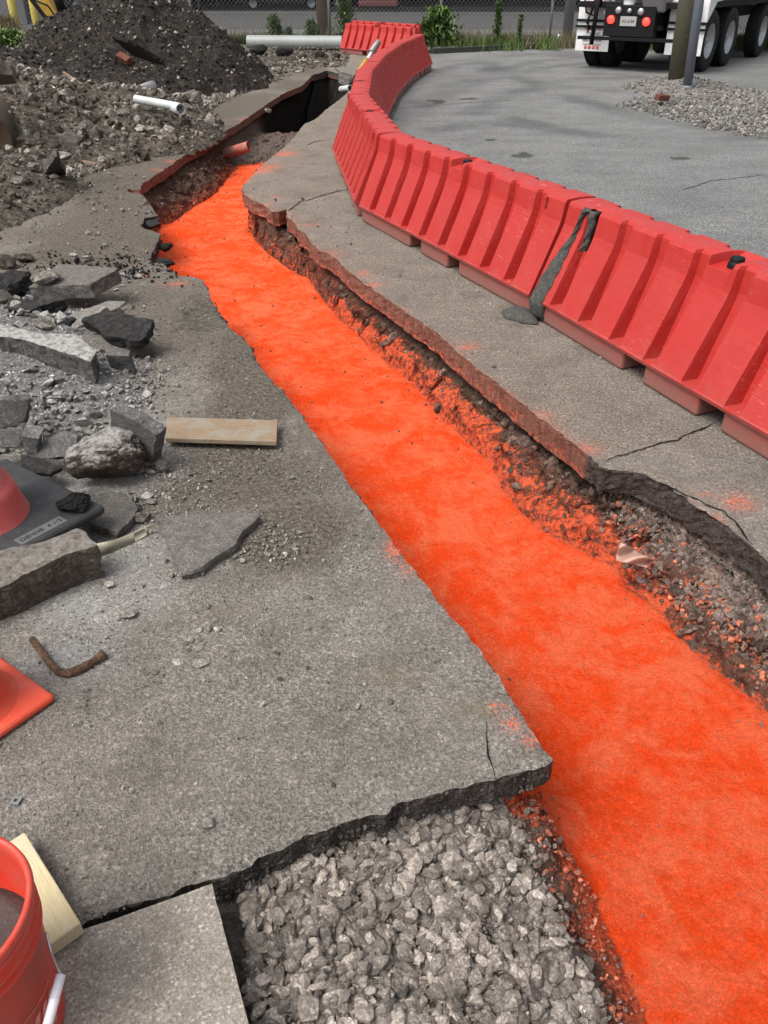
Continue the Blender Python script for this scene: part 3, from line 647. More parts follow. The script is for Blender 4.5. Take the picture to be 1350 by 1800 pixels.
def scatter(name, P, size, mat, label=None, cat=None, lib=HULLS, flatrot=False, kind='stuff', parent=None, aniso=.35, jit=.0):
    n = len(P); size = np.broadcast_to(size, (n,)); k = rng.integers(0, len(lib), n); Rm = rotm(n)
    if flatrot:
        a = rng.uniform(0, 6.28, n); z0 = np.zeros(n); Rz = np.stack([np.stack([np.cos(a), -np.sin(a), z0], 1), np.stack([np.sin(a), np.cos(a), z0], 1), np.stack([z0, z0, z0 + 1], 1)], 1)
        tl = rng.normal(0, .25, (n, 2)); Rt = np.zeros((n, 3, 3)); Rt[:, 0, 0] = 1; Rt[:, 1, 1] = 1; Rt[:, 2, 2] = 1; Rt[:, 0, 2] = tl[:, 0]; Rt[:, 1, 2] = tl[:, 1]; Rt[:, 2, 0] = -tl[:, 0]; Rt[:, 2, 1] = -tl[:, 1]; Rm = Rt @ Rz
    sc = 1 + rng.uniform(-aniso, aniso, (n, 3)); VV = []; FF_ = []; RR = []; off = 0
    for q in range(len(lib)):
        m = np.where(k == q)[0]
        if not len(m): continue
        V, F = lib[q]; X = V[None] * sc[m][:, None, :] * size[m][:, None, None] * .5
        X = np.einsum('nij,nvj->nvi', Rm[m], X) + P[m][:, None, :]
        VV.append(X.reshape(-1, 3)); FF_.append((F[None] + (np.arange(len(m)) * len(V))[:, None, None] + off).reshape(-1, 3)); RR.append(np.repeat(rng.random(len(m)), len(V))); off += len(m) * len(V)
    o = link(name, raw_mesh(name, np.concatenate(VV), np.concatenate(FF_), mat, {'rnd': np.concatenate(RR)}), parent)
    if label or kind: tag(o, label, cat, None, kind)
    return o
def terr_z(X, Y): return terrain(X, Y)[0]
# near gravel pit
n = 40000
X = rng.uniform(-.40, .78, n); Y = rng.uniform(.25, 1.75, n); z, db, sd, t_ = terrain(X, Y)
px_, py_ = PR(X, Y, z)
lim = np.interp(py_, [1400, 1480, 1570, 1650, 1800], [870, 905, 950, 985, 1060])
ok = (sd > -.06) & (px_ < lim + 14 * rng.normal(size=n)) & (px_ > np.interp(py_, [1540, 1800], [395 + 18, 438]) + rng.exponential(13, n))
X, Y, z, px_, lim = [q[ok] for q in (X, Y, z, px_, lim)]
sz = np.clip(rng.lognormal(math.log(.018), .66, len(X)), .006, .056)
zz = z + rng.uniform(-.2, .75, len(X)) * .016 + sz * .10
scatter('crushed_stone', np.column_stack([X, Y, zz]), sz, M['gravel'], 'loose grey crushed stone filling the hollow below the broken pavement edge', 'gravel', lib=HULLS)
m = rng.random(len(X)) < .035; P_ = np.column_stack([X, Y, zz + .012])[m]
scatter('crushed_stone', P_, rng.uniform(.038, .058, len(P_)), M['gravel'], 'larger pieces of crushed stone on the near gravel bed', 'gravel', lib=HULLB)
# stones showing in the broken slab edges
j = np.where((HK <= 1) & (HD[:, 1] > .9) & (HD[:, 1] < 5))[0]; j = rng.choice(j, 2600); lvz = rng.uniform(.12, .95, len(j)); P_ = np.column_stack([HD[j] + out[j] * .004, -TH[j] * lvz]); scatter('edge_aggregate', P_, np.clip(rng.lognormal(math.log(.008), .45, len(j)), .004, .020), m_rock('edge_aggregate', (.030, .027, .024), (.16, .145, .13), scale=30, bd=.003, bs=60), 'small stones showing in the broken slab edge', 'stones')
# dusted fringe towards the fill
n = 26000; X = rng.uniform(.1, 1.2, n); Y = rng.uniform(.3, 1.75, n); z, db, sd, t_ = terrain(X, Y); px_, py_ = PR(X, Y, z)
lim = np.interp(py_, [1400, 1480, 1570, 1650, 1800], [872, 915, 958, 990, 1050])
ok = (sd > -.03) & (px_ > lim - 30 - 20 * rng.random(n)) & (db > -.0) & (px_ < lim + rng.exponential(80, n)); sz = np.clip(rng.lognormal(math.log(.0085), .6, n), .003, .03)
g_ = np.column_stack([X, Y, np.maximum(z, ZF) + sz * .2]); og = px_ > lim + 30 + 30 * rng.normal(size=n)
scatter('dusted_crumbs', g_[ok & ~og], sz[ok & ~og], M['gravel_dust'], 'brown stone crumbs on the bank at the fill', 'gravel')
scatter('dusted_crumbs', g_[ok & og], sz[ok & og] * .85, M['gravel_orange'], 'orange dusted crumbs on the near edge of the fill', 'gravel')
# right gravel bank
n = 60000; X = rng.uniform(.7, 2.2, n); Y = rng.uniform(.95, 3.0, n); z, db, sd, t_ = terrain(X, Y); px_, py_ = PR(X, Y, z)
ok = (sd > -.12) & (db > .06) & (px_ > 1085 + 20 * rng.normal(size=n)) & (X < 2.2); hi = db > .13 + .06 * rng.normal(size=n)
sz = np.clip(rng.lognormal(math.log(.024), .35, n), .010, .045)
g_ = np.column_stack([X, Y, z + sz * .25])
scatter('crushed_stone', g_[ok & hi], sz[ok & hi], M['gravel_dust'], 'grey crushed stone bedding exposed under the right pavement', 'gravel')
m = ok & ~hi & (rng.random(n) < .6); scatter('crushed_stone', g_[m], sz[m] * .8, M['gravel_orange'], 'orange dusted crushed stone at the foot of the right bank', 'gravel')
# stones embedded in trench walls
n = 22000; i = rng.integers(0, len(TV), n); c_ = TV[i]; ok = (bandm[i] > .2) & (c_[:, 1] > 1.4) & (c_[:, 1] < 17) & (rng.random(n) < .8)
c_ = c_[ok]; i = i[ok]; sz = np.clip(rng.lognormal(math.log(.024), .6, len(c_)), .008, .11); oz = orange[i] + .12 * rng.normal(size=len(i)) > .48
scatter('wall_stones', c_[~oz], sz[~oz], m_rock('wall_stone', (.06, .040, .030), (.26, .175, .135), scale=20, bd=.006, bs=40), 'brown stones bedded in the dug trench walls', 'stones')
scatter('wall_stones', c_[oz][::2], sz[oz][::2] * .7, M['gravel_orange'], 'orange dusted stones along the foot of the trench walls', 'stones')
# crumbs on the fill
n = 7000; i = rng.integers(0, len(fX), n); ok = (sdf[i] > .0) & (fY[i] > .9) & (rng.random(n) < np.where(sdf[i] < .10, .9, .22)); i = i[ok]
sz = np.clip(rng.lognormal(math.log(.0042), .6, len(i)) * np.clip(fY[i] / 2.5, .8, 2.2), .003, .03)
hp = rng.random(len(i)) < .85
P_ = np.column_stack([fX[i], fY[i], fZ[i] + sz * .2])
scatter('fill_crumbs', P_[hp], sz[hp], M['gravel_orange'], 'small orange crumbs on the fill', 'crumbs'); scatter('fill_crumbs', P_[~hp], sz[~hp] * .8, M['gravel_dust'], 'small brown crumbs fallen on the fill', 'crumbs')
# pebbles on the pavement
def on_left(n, x0, x1, y0, y1, dens):
    px = rng.uniform(x0, x1, n); py = rng.uniform(y0, y1, n); g = np.array([G(a, b)[:2] for a, b in zip(px, py)])
    keep = ~inpoly(g[:, 0], g[:, 1], HD0) & (rng.random(n) < dens(px, py)); g = g[keep]
    return g, np.column_stack([g, pave_z(g[:, 0], g[:, 1])])
def D1(px, py):
    d = np.interp(py, [300, 500, 700, 950, 1100, 1250, 1540], [.4, .5, .8, .85, .40, .16, .10]); d = d * np.where(px > np.interp(py, [300, 600, 900, 1300], [250, 400, 600, 900]), .2, 1)
    nz_ = fbm(np.column_stack([px / 60, py / 35, px * 0]), 1, 4, 7); return d * np.clip(.62 + 1.5 * nz_, .08, 1)
g, P_ = on_left(42000, -20, 960, 330, 1560, D1)
sz = np.clip(rng.lognormal(math.log(.0050), .58, len(P_)), .0022, .030) * np.clip(g[:, 1] / 2.6, .85, 2.4); P_[:, 2] += sz * .22
scatter('pebbles', P_, sz, M['pebble'], 'small loose stones and grit strewn over the left pavement', 'grit')
g, P_ = on_left(1700, 480, 1350, 200, 860, lambda a, b: np.full(len(a), .35)); sz = np.clip(rng.lognormal(math.log(.004), .4, len(P_)), .002, .012) * np.clip(g[:, 1] / 2.6, .85, 2); P_[:, 2] += sz * .22
scatter('pebbles', P_, sz, M['pebble'], 'sparse grit on the right pavement strip', 'grit')
# grit heaps next to the broken slab edges
for (px, py, rx, ry, n, s0, lab) in [(470,960,60,34,260,.010,'grit beside the triangular slab'),(300,870,50,60,300,.010,'grit beside the brown boulder'),(230,640,60,50,300,.012,'grit below the leaning block'),(330,835,120,22,220,.009,'grit below the weathered board'),
        (520,600,0,0,0,0,''),(200,470,140,20,420,.018,'dark crumbled asphalt behind the slab pile'),(240,1610,120,10,150,.007,'crumbs along the edge of the concrete paver'),(430,1545,30,30,60,.008,'crumbs at the corner of the concrete paver'),(260,350,150,40,400,.02,'stones at the foot of the rubble')]:
    if not n: continue
    q = rng.normal(size=(n, 2)) * .62; P_ = np.array([G(px + a * rx, py + b * ry) for a, b in q]); P_ = P_[~inpoly(P_[:, 0], P_[:, 1], HD0)]; n = len(P_); s_ = np.clip(rng.lognormal(math.log(s0), .45, n), .003, .06); P_[:, 2] += s_ * .3
    scatter('grit', P_, s_, M['asph'] if 'dark' in lab else M['pebble'], lab, 'grit')

# ================================================================ individual rocks
def rock(name, px, py, wpx, mat, label, flat=.7, seed=1, group=None, z0=0.0, cat='rock', rough=.10, level=3, yaw=None, stretch=1.3, hpx=None):
    "irregular stone with its base centre at photo pixel; wpx its width in photo pixels"
    b = G(px, py, z0); scl = FPX / (b[1] * CP + (CH - z0) * SP); w_ = wpx / scl
    bm = bmesh.new(); bmesh.ops.create_icosphere(bm, subdivisions=level, radius=1); V = np.array([tuple(v.co) for v in bm.verts])
    r = random.Random(seed); d = np.ones(len(V))
    for _ in range(13):      # planar facets
        nrm = np.array([r.gauss(0, 1), r.gauss(0, 1), r.gauss(0, 1)]); nrm /= np.linalg.norm(nrm); h = r.uniform(.62, .92); dt = V @ nrm; d = np.where(dt * d > h, h / np.maximum(dt, 1e-3), d)
    V = V * d[:, None]; V = V + V * (fbm(V + seed, 2.4, 4, seed)[:, None] * rough) + V * (fbm(V + seed, 8, 2, seed)[:, None] * rough * .4)
    V[:, 0] *= stretch; V[:, 2] *= flat
    V *= w_ * .5 / np.abs(V[:, 0]).max(); V[:, 2] -= V[:, 2].min() * .97
    for v, c in zip(bm.verts, V): v.co = c
    me = bpy.data.meshes.new(name); bm.to_mesh(me); bm.free(); me.materials.append(mat)
    at = me.attributes.new('rnd', 'FLOAT', 'POINT'); at.data.foreach_set('value', np.full(len(me.vertices), r.random(), np.float32))
    o = link(name, me, None, b, (r.uniform(-.15, .15), r.uniform(-.15, .15), r.uniform(-.5, .5) if yaw is None else yaw)); return tag(o, label, cat, group)
def plate(name, px, t, mat, label, cat='slab', edge=.006, group=None, seed=1, rnd=.5, top=.004, sub=.014, mats=None, kind=None, parent=None, drop=None):
    "broken slab: top outline as (px, py, z) triples, thickness t; returns a thing with its origin at its middle"
    P = [Vector(G(*p)) for p in px]; c = sum(P, Vector()) / len(P)
    nrm = Vector()
    for i in range(len(P)): a, b = P[i] - c, P[(i + 1) % len(P)] - c; nrm += a.cross(b)
    nrm.normalize()
    if nrm.z < 0: nrm = -nrm; P = P[::-1]
    ax = (P[1] - P[0]); ax = (ax - nrm * ax.dot(nrm)).normalized(); ay = nrm.cross(ax); L2 = [((p - c).dot(ax), (p - c).dot(ay)) for p in P]
    size = max(max(abs(a) for a, b in L2), max(abs(b) for a, b in L2)); sub = max(sub, size / 26)
    ring = []
    for i in range(len(L2)):
        a, b = np.array(L2[i]), np.array(L2[(i + 1) % len(L2)]); m = max(1, int(np.hypot(*(b - a)) / sub))
        ring += [a + (b - a) * j / m for j in range(m)]
    ring = np.array(ring); q = v3(ring[:, 0], ring[:, 1]); ring = ring + np.stack([fbm(q, 26, 3, seed), fbm(q, 26, 3, seed + 5)], 1) * edge * 1.5
    nr = len(ring); x0, y0 = ring.min(0); x1, y1 = ring.max(0); gx, gy = np.meshgrid(np.arange(x0, x1, sub), np.arange(y0, y1, sub)); g = np.stack([gx.ravel(), gy.ravel()], 1)
    g = g + rng.normal(0, sub * .12, g.shape); g = g[inpoly(g[:, 0], g[:, 1], ring) & (dpoly(g[:, 0], g[:, 1], ring) > sub * .5)]
    vo, eo, fo, *_q = geometry.delaunay_2d_cdt([Vector(p) for p in ring] + [Vector(p) for p in g], [(i, (i + 1) % nr) for i in range(nr)], [], 0, 1e-6)
    V2 = np.array([tuple(v) for v in vo]); F = np.array([f for f in fo if len(f) == 3]); cc_ = V2[F].mean(1); F = F[inpoly(cc_[:, 0], cc_[:, 1], ring)]
    zt = top * fbm(v3(V2[:, 0], V2[:, 1]), 12, 4, seed + 11) * 1.5 - edge * .5 * np.clip(1 - dpoly(V2[:, 0], V2[:, 1], ring) / (sub * .8), 0, 1)
    n0 = len(V2); Vs = [np.column_stack([V2, zt])]; K = max(3, int(t / sub)); Fs = [tuple(f) for f in F]
    zr = -edge * .5
    for j in range(1, K + 1):
        l = j / K; q = v3(ring[:, 0], ring[:, 1], -t * l); o_ = np.stack([fbm(q, 24, 3, seed + 21), fbm(q, 24, 3, seed + 23)], 1) * edge * 1.8 - ring / (np.linalg.norm(ring, axis=1)[:, None] + 1e-6) * (edge * .4 * l)
        Vs.append(np.column_stack([ring + o_, np.full(nr, zr * (1 - l) - t * l) + fbm(q, 20, 2, seed + 29) * edge * .6 * (j < K)]))
        a0 = 0 if j == 1 else n0 + (j - 2) * nr; b0 = n0 + (j - 1) * nr
        for i in range(nr): i2 = (i + 1) % nr; Fs.append((a0 + i, b0 + i, b0 + i2, a0 + i2))
    Fs.append(tuple(n0 + (K - 1) * nr + i for i in range(nr))[::-1])
    V = np.concatenate(Vs); me = bpy.data.meshes.new(name); me.from_pydata(V.tolist(), [], Fs); me.materials.append(mat)
    bm = bmesh.new(); bm.from_mesh(me); bmesh.ops.recalc_face_normals(bm, faces=bm.faces); bm.to_mesh(me); bm.free()
    at = me.attributes.new('rnd', 'FLOAT', 'POINT'); at.data.foreach_set('value', np.full(len(me.vertices), rnd, np.float32))
    o = link(name, me, parent); o.matrix_world = Matrix.Translation(c) @ Matrix((ax, ay, nrm)).transposed().to_4x4()
    return tag(o, label, cat, group, kind)

# ---- paver, triangle and the slab stack
plate('concrete_paver', [(372,1553,.008),(100,1651,.008),(-150,1745,.008),(-60,2300,.008),(560,2300,.008),(480,1980,.008),(436,1800,.008),(404,1672,.008)], .055, m_rock('light_paver', (.34, .30, .25), (.53, .48, .41), scale=9, bd=.003, bs=60), 'light smooth concrete paver under the orange bucket', 'paver', edge=.0015, seed=3, top=.0006, rnd=.45, sub=.02)
plate('asphalt_slab', [(275,907,.036),(340,903,.037),(428,899,.036),(457,905,.036),(444,919,.036),(428,931,.036),(412,956,.036),(379,976,.036),(355,996,.036),(318,1007,.036),(300,965,.036)], .034, M['aslab'], 'flat triangular asphalt slab lying alone on the left pavement', 'slab', edge=.006, seed=4, rnd=.55)
plate('concrete_slab', [(49,502,.15),(104,467,.17),(198,466,.22),(207,470,.21),(160,500,.17)], .085, M['aslab'], 'dusty grey slab with a stone on top at the back of the slab pile', 'slab', seed=5, rnd=.4)
plate('asphalt_slab', [(13,541,.12),(15,524,.15),(67,525,.15),(115,526,.14),(75,537,.12),(40,548,.11)], .05, M['asph'], 'thin dark slab with dust on top, left of the stack below the grey slab', 'slab', seed=6, rnd=1.0)
plate('asphalt_slab', [(20,562,.05),(60,548,.09),(118,533,.09),(100,552,.06),(50,575,.04)], .05, M['asph'], 'thin dark slab lowest of the pair at the left edge of the slab pile', 'slab', seed=7, rnd=.8)
plate('concrete_slab', [(104,562,.07),(142,544,.09),(191,528,.11),(220,529,.11),(207,541,.10),(155,562,.08),(133,578,.06)], .05, M['aslab'], 'light grey slab half hidden behind the dark asphalt chunk', 'slab', seed=8, rnd=.75)
plate('concrete_slab', [(118,604,.06),(140,588,.09),(178,584,.09),(262,597,.085),(269,603,.08),(240,607,.075),(189,615,.06),(155,614,.05)], .075, M['aslab'], 'grey slab lying under the dark asphalt chunk', 'slab', seed=9, rnd=.5)
plate('asphalt_chunk', [(144,562,.17),(184,542,.19),(222,547,.20),(262,558,.18),(266,571,.16),(253,594,.13),(233,597,.13),(193,588,.14),(169,574,.15)], .06, M['asph'], 'dark rough asphalt chunk resting on the grey slab', 'slab', edge=.012, top=.02, seed=10, rnd=.9)
plate('concrete_curb', [(-70,575,.20),(0,569,.20),(64,582,.20),(133,588,.19),(169,614,.18),(160,634,.17),(100,613,.18),(36,594,.19),(-70,585,.19)], .12, M['conc_dusty'], 'long broken curb piece covered in white dust across the slab pile', 'curb', edge=.008, seed=11, rnd=.4)
plate('concrete_block', [(184,614,.135),(205,612,.135),(228,615,.135),(226,626,.12),(186,624,.12)], .14, M['conc'], 'upright smooth grey block at the right end of the dusty curb piece', 'block', edge=.004, seed=12, rnd=.25)
plate('concrete_block', [(214,706,.24),(244,722,.23),(296,749,.19),(282,802,.03),(256,794,.02),(211,750,.12)], .06, M['conc'], 'dark grey slab tilted on edge against the brown boulder', 'block', edge=.005, seed=13, rnd=.22)
plate('concrete_chunk', [(45,790,.12),(78,775,.14),(118,757,.17),(133,766,.17),(131,783,.13),(118,803,.10),(73,806,.08),(46,798,.09)], .07, M['conc'], 'wedge shaped grey concrete chunk beside the cone base', 'block', edge=.005, seed=14, rnd=.45)
plate('concrete_chunk', [(-30,758,.19),(0,755,.18),(40,750,.17),(48,767,.15),(30,783,.12),(0,790,.11),(-30,790,.11)], .08, M['conc'], 'grey concrete chunk with a flat top at the photo left edge above the cone base', 'block', edge=.005, seed=15, rnd=.5)
plate('concrete_chunk', [(43,751,.20),(62,742,.20),(77,751,.19),(73,781,.10),(57,774,.11)], .07, M['conc'], 'small upright concrete chunk between two larger chunks', 'block', edge=.005, seed=16, rnd=.6)
plate('concrete_chunk', [(-30,700,.24),(0,698,.23),(36,693,.23),(52,703,.21),(48,722,.17),(38,744,.13),(0,752,.12),(-30,752,.12)], .09, M['conc_dusty'], 'dusty concrete chunk at the left edge on the white dust heap', 'block', edge=.006, seed=17, rnd=.5)
plate('asphalt_slab', [(160,856,.05),(185,860,.05),(222,867,.05),(242,893,.045),(230,912,.04),(207,937,.035),(156,918,.04),(140,880,.05)], .03, M['aslab'], 'flat asphalt slab poking out from under the black cone base', 'slab', edge=.005, seed=18, rnd=.25)
plate('asphalt_slab', [(36,798,.11),(70,806,.10),(108,820,.09),(88,832,.08),(40,830,.09)], .02, M['asph'], 'thin ribbed dark slab tucked under the black cone base', 'slab', edge=.003, seed=19, rnd=1.0)
plate('concrete_curb', [(-160,1010,.14),(-40,978,.145),(60,952,.15),(136,930,.15),(152,936,.148),(172,957,.142),(111,975,.14),(0,1030,.13),(-120,1085,.12)], .145, M['curb'], 'big pitted brown concrete curb piece lying beside the cone base', 'curb', edge=.006, top=.006, seed=20, rnd=.45, sub=.012)
rock('boulder', 192, 838, 138, M['brownrock'], 'brown boulder with a white dusty top in the middle of the debris', flat=.88, seed=21, rough=.16, level=5, yaw=.2, stretch=1.25)
rock('rock', 83, 497, 52, M['rub_rock'], 'pale stone lying on top of the dusty grey slab', flat=.6, seed=22, z0=.16, rough=.15, level=4)
rock('rock', 84, 582, 40, M['rub_rock'], 'rounded pale stone behind the dusty curb piece', flat=.75, seed=23, z0=.15)
rock('rock', 29, 540, 24, M['rub_rock'], 'rounded light stone on the thin dark slab', flat=.6, seed=24, z0=.15)
rock('rock', 226, 545, 26, M['rub_rock'], 'light stone behind the dark asphalt chunk', flat=.6, seed=25, z0=.12)
rock('rock', 125, 571, 26, M['asph'], 'small black asphalt lump in front of the light grey slab', flat=.8, seed=26, z0=.10)
rock('asphalt_lump', 25, 520, 80, M['asph'], 'dark asphalt lump at the left of the dusty grey slab', flat=.8, seed=27, z0=.0, rough=.2, level=4)
rock('rock', 8, 535, 34, M['aslab'], 'small angular block at the left edge of the slab pile', flat=1.0, seed=28, z0=.05)
rock('rock', 268, 815, 44, M['rub_rock'], 'pale yellowish stone at the foot of the tilted grey slab', flat=.55, seed=29, level=4)
rock('rock', 243, 832, 24, M['rub_rock'], 'lichen coloured stone under the brown boulder', flat=.8, seed=30)
rock('rock', 267, 834, 14, M['pebble'], 'small upright grey stone beside the brown boulder', flat=1.1, seed=31)
rock('rock', 290, 828, 26, M['rub_rock'], 'brownish stone right of the pale yellowish stone', flat=.8, seed=32)
rock('rock', 252, 916, 38, M['rub_rock'], 'knobbly yellowish stone behind the plastic strip', flat=.7, seed=33, level=4)
rock('rock', 265, 886, 24, M['pebble'], 'smooth oval pebble above the knobbly yellowish stone', flat=.5, seed=34)
rock('rock', 210, 672, 26, M['pebble'], 'dark rounded stone at the foot of the upright block', flat=.6, seed=35)
rock('rock', 188, 674, 22, M['rub_rock'], 'light stone at the left foot of the upright block', flat=.7, seed=36)
rock('rock', 132, 652, 30, M['rub_rock'], 'pale flat stone below the broken end of the dusty curb piece', flat=.5, seed=37)
rock('rock', 229, 693, 24, M['pebble'], 'grey stone above the tilted grey slab', flat=.7, seed=38)
rock('rock', 227, 1084, 34, M['pebble'], 'pointed grey stone below the big curb piece', flat=.55, seed=39, level=4)
rock('rock', 193, 1032, 18, M['pebble'], 'flat stone leaning on the end of the big curb piece', flat=.9, seed=40)
rock('rock', 352, 1170, 33, M['pebble'], 'smooth oval pebble on the left pavement', flat=.5, seed=41, rough=.03, level=4, stretch=1.6, yaw=.35)
rock('rock', 312, 1165, 22, M['pebble'], 'flat disc shaped pebble left of the smooth oval pebble', flat=.35, seed=42)
rock('rock', 366, 1450, 25, M['pebble'], 'light grey stone alone on the foreground pavement', flat=.7, seed=43, level=4)
rock('rock', 321, 545, 12, M['pebble'], 'small dark stone on the soiled pavement near the hollow', flat=.6, seed=44)
rock('rock', 528, 938, 14, M['pebble'], 'round pebble right of the triangular slab', flat=.7, seed=45)
rock('rock', 545, 1053, 10, M['aslab'], 'tiny dark pebble below the round pebble', flat=.8, seed=46)
for k_, (a_, b_, c__) in enumerate([(332,1072,12),(350,1060,8),(365,1068,15),(342,1085,14),(363,1100,20),(378,1092,12),(382,1108,16),(350,1110,14),(322,1120,15),(335,1127,18),(352,1125,14),(372,1118,10),(333,1143,12),(350,1143,16),(340,1155,12),(328,1133,10),(358,1133,10),(368,1108,12)]):
    rock('stone_chip', a_, b_, c__, M['pebble'], 'grey stone chip in the small cluster on the left pavement', flat=random.uniform(.4, .7), seed=60 + k_, group='stone chips clustered on the pavement', cat='stone', level=2, yaw=random.uniform(0, 3))
for k_, (a_, b_, c__) in enumerate([(266,1180,12),(272,1184,16),(285,1190,12),(258,1188,9),(280,1203,13),(270,1200,8),(483,1182,10),(487,1150,12),(485,1155,10),(492,1195,12),(545,1220,11),(530,1168,8),(500,1172,8),(685,1235,12),(575,1200,8),(540,1175,10)]):
    rock('stone_chip', a_, b_, c__, M['aslab'] if k_ % 2 else M['pebble'], 'small dark stone chip scattered on the middle of the left pavement', flat=.55, seed=90 + k_, group='dark stone chips scattered on the pavement', cat='stone', level=2)
# asphalt lumps along the far left trench edge
for k_, (a_, b_, c__, z_, lab) in enumerate([(266,400,36,-.07,'crumbling dark asphalt lump at the far left trench edge'),(292,442,30,-.09,'upper dark asphalt lump hanging on the trench edge'),(288,470,40,-.10,'lower dark asphalt lump above the orange fill'),(270,425,26,-.06,'light topped asphalt lump between two dark lumps')]):
    rock('asphalt_lump', a_, b_, c__, M['asph'] if k_ != 3 else M['aslab'], lab, flat=.55, seed=120 + k_, z0=z_, rough=.2, level=4)
rock('asphalt_lump', 135, 893, 62, M['asph'], 'black crumbly asphalt lump sitting on the cone base', flat=.62, seed=130, z0=.132, rough=.28, level=5)
# white dust heap under the debris
def heap(name, cx, cy, rx, ry, h, mat, label, cat, nz, n=150, seed=1, rot=0.0, kind=None, peak=1.0, extra=None, clip=-.02):
    u = np.linspace(-1.15, 1.15, n); a, b = np.meshgrid(u, u); a, b = a.ravel(), b.ravel(); q = R(rot)
    X = cx + a * rx * math.cos(q) - b * ry * math.sin(q); Y = cy + a * rx * math.sin(q) + b * ry * math.cos(q); P = v3(X, Y)
    r = np.hypot(a, b) + .18 * fbm(P, 1.6 / max(rx, ry) * 2, 4, seed); z = h * np.clip(1 - r, 0, 1) ** peak
    z = z + (nz * fbm(P, 1.3 / rx * 2, 3, seed + 2) + nz * .6 * fbm(P, 5.0 / rx * 2, 4, seed + 3)) * sstep(0, .25, 1 - r)
    if extra is not None: z = extra(X, Y, z, r)
    V = np.column_stack([X, Y, z + clip]); i = (np.arange(n - 1)[:, None] * n + np.arange(n - 1)[None]).ravel(); F = np.stack([i, i + 1, i + n + 1, i + n], 1)
    F = F[(z[F] > .014).any(1) & (r[F] < 1.12).all(1)]
    o = link(name, raw_mesh(name, V, F, mat, {'rnd': np.full(len(V), .5)}, smooth=True)); tag(o, label, cat, None, kind)
    return lambda x, y: None, V
_, WV = heap('dust_heap', -2.30, 3.75, 1.20, 1.10, .20, M['sand'], 'heap of white concrete dust and grit under the broken slabs', 'dust heap', .035, 200, 140, peak=.75)
i = rng.integers(0, len(WV), 16000); P_ = WV[i]; P_ = P_[P_[:, 2] > .0] + rng.normal(0, .008, (np.sum(P_[:, 2] > .0), 3)) * [1, 1, 0]; sz = np.clip(rng.lognormal(math.log(.009), .5, len(P_)), .004, .035)
scatter('dust_grit', P_, sz, m_rock('white_grit', (.33, .32, .30), (.74, .73, .70), scale=30, bd=.003, bs=60), 'white grit covering the dust heap', 'grit')

for (px, py, rx, ry, n, s0) in [(90,690,110,40,120,.035),(60,740,70,30,70,.04),(190,745,60,20,50,.03),(120,620,80,20,40,.03),(230,690,40,30,60,.025),(60,560,60,14,40,.04),(210,860,40,14,50,.02),(40,500,50,16,50,.05),(150,470,90,12,60,.03),(250,640,30,30,60,.02)]:
    qq = rng.normal(size=(n, 2)) * .6; P_ = np.array([G(px + a * rx, py + b * ry, .06) for a, b in qq]); j = np.array([np.argmin((WV[:, 0] - a) ** 2 + (WV[:, 1] - b) ** 2) for a, b in P_[:, :2]]); P_[:, 2] = np.maximum(WV[j, 2], 0) + .004; s_ = np.clip(rng.lognormal(math.log(s0), .5, n), .008, .10)
    scatter('concrete_rubble', P_, s_, M['conc_dusty'], 'broken bits of pale concrete strewn around the slab pile', 'rubble', lib=HULLB)
extra = [(20,640,40,'chunk half sunk in the white dust at the left edge'),(105,700,26,'small chunk in the middle of the white dust'),(150,690,18,'pale lump right of the middle of the dust heap'),(70,655,22,'lump on the upper part of the white dust heap'),(30,610,26,'chunk just below the dusty curb piece'),(170,735,24,'grey chunk behind the brown boulder'),(105,742,24,'flat chunk left of the brown boulder'),(12,470,50,'dark brown clod at the left edge above the slab pile'),(45,460,36,'brown clod left of the slab pile'),(130,452,16,'pale stone behind the dusty grey slab'),(150,455,14,'smaller pale stone behind the dusty grey slab'),(215,505,14,'pale stone right of the dusty grey slab'),(203,512,12,'little stone under the right edge of the grey slab'),(140,872,18,'dark crumb between the cone base and the boulder')]
for k_, (a_, b_, c__, lb) in enumerate(extra): rock('rubble_chunk', a_, b_, c__, M['rubble'] if 'brown' in lb else M['conc_dusty'], lb, flat=.6, seed=700 + k_, z0=.05 if 'dust' in lb else .0, level=3, rough=.18)
# ================================================================ rubble and dirt piles
def hit(V, px, py):
    "surface point of heap V nearest to a photo pixel"
    a, b = PR(V[:, 0], V[:, 1], V[:, 2]); d = (a - px) ** 2 + (b - py) ** 2
    j = np.argsort(d)[:12]; return V[j[np.argmin(V[j][:, 1])]]
_, DV = heap('dirt_pile', -4.45, 16.4, 2.45, 2.7, 1.62, M['dirt'], 'tall dark pile of excavated dirt in front of the fence', 'dirt pile', .24, 260, 150, peak=.82)
_, BV = heap('dirt_pile', -6.0, 14.2, 3.2, 2.4, .75, M['dirt'], 'low brown dirt bank left of the tall dark pile', 'dirt pile', .16, 220, 154, peak=.7)
_, RV = heap('rubble_pile', -6.1, 10.8, 4.0, 3.5, 1.0, M['rubble'], 'long pile of stones and broken rubble along the left side', 'rubble pile', .17, 260, 160, peak=.75)
_, LV = heap('rubble_pile', -4.6, 7.3, 1.9, 2.0, .42, M['rubble'], 'low dark rubble at the left edge of the photo', 'rubble pile', .08, 180, 163, peak=.7)
def strew(V, n, s0, sg, mat, label, cat, smax=.2, cond=None, name='rubble_stones'):
    i = rng.integers(0, len(V), n); P_ = V[i] + rng.normal(0, .01, (n, 3)); k = P_[:, 2] > .01
    if cond is not None: k &= cond(P_)
    P_ = P_[k]; s_ = np.clip(rng.lognormal(math.log(s0), sg, len(P_)), .01, smax); scatter(name, P_, s_, mat, label, cat)
strew(DV, 16000, .032, .5, M['dirt'], 'dark clods covering the tall dirt pile', 'clods', .14, name='dirt_clods')
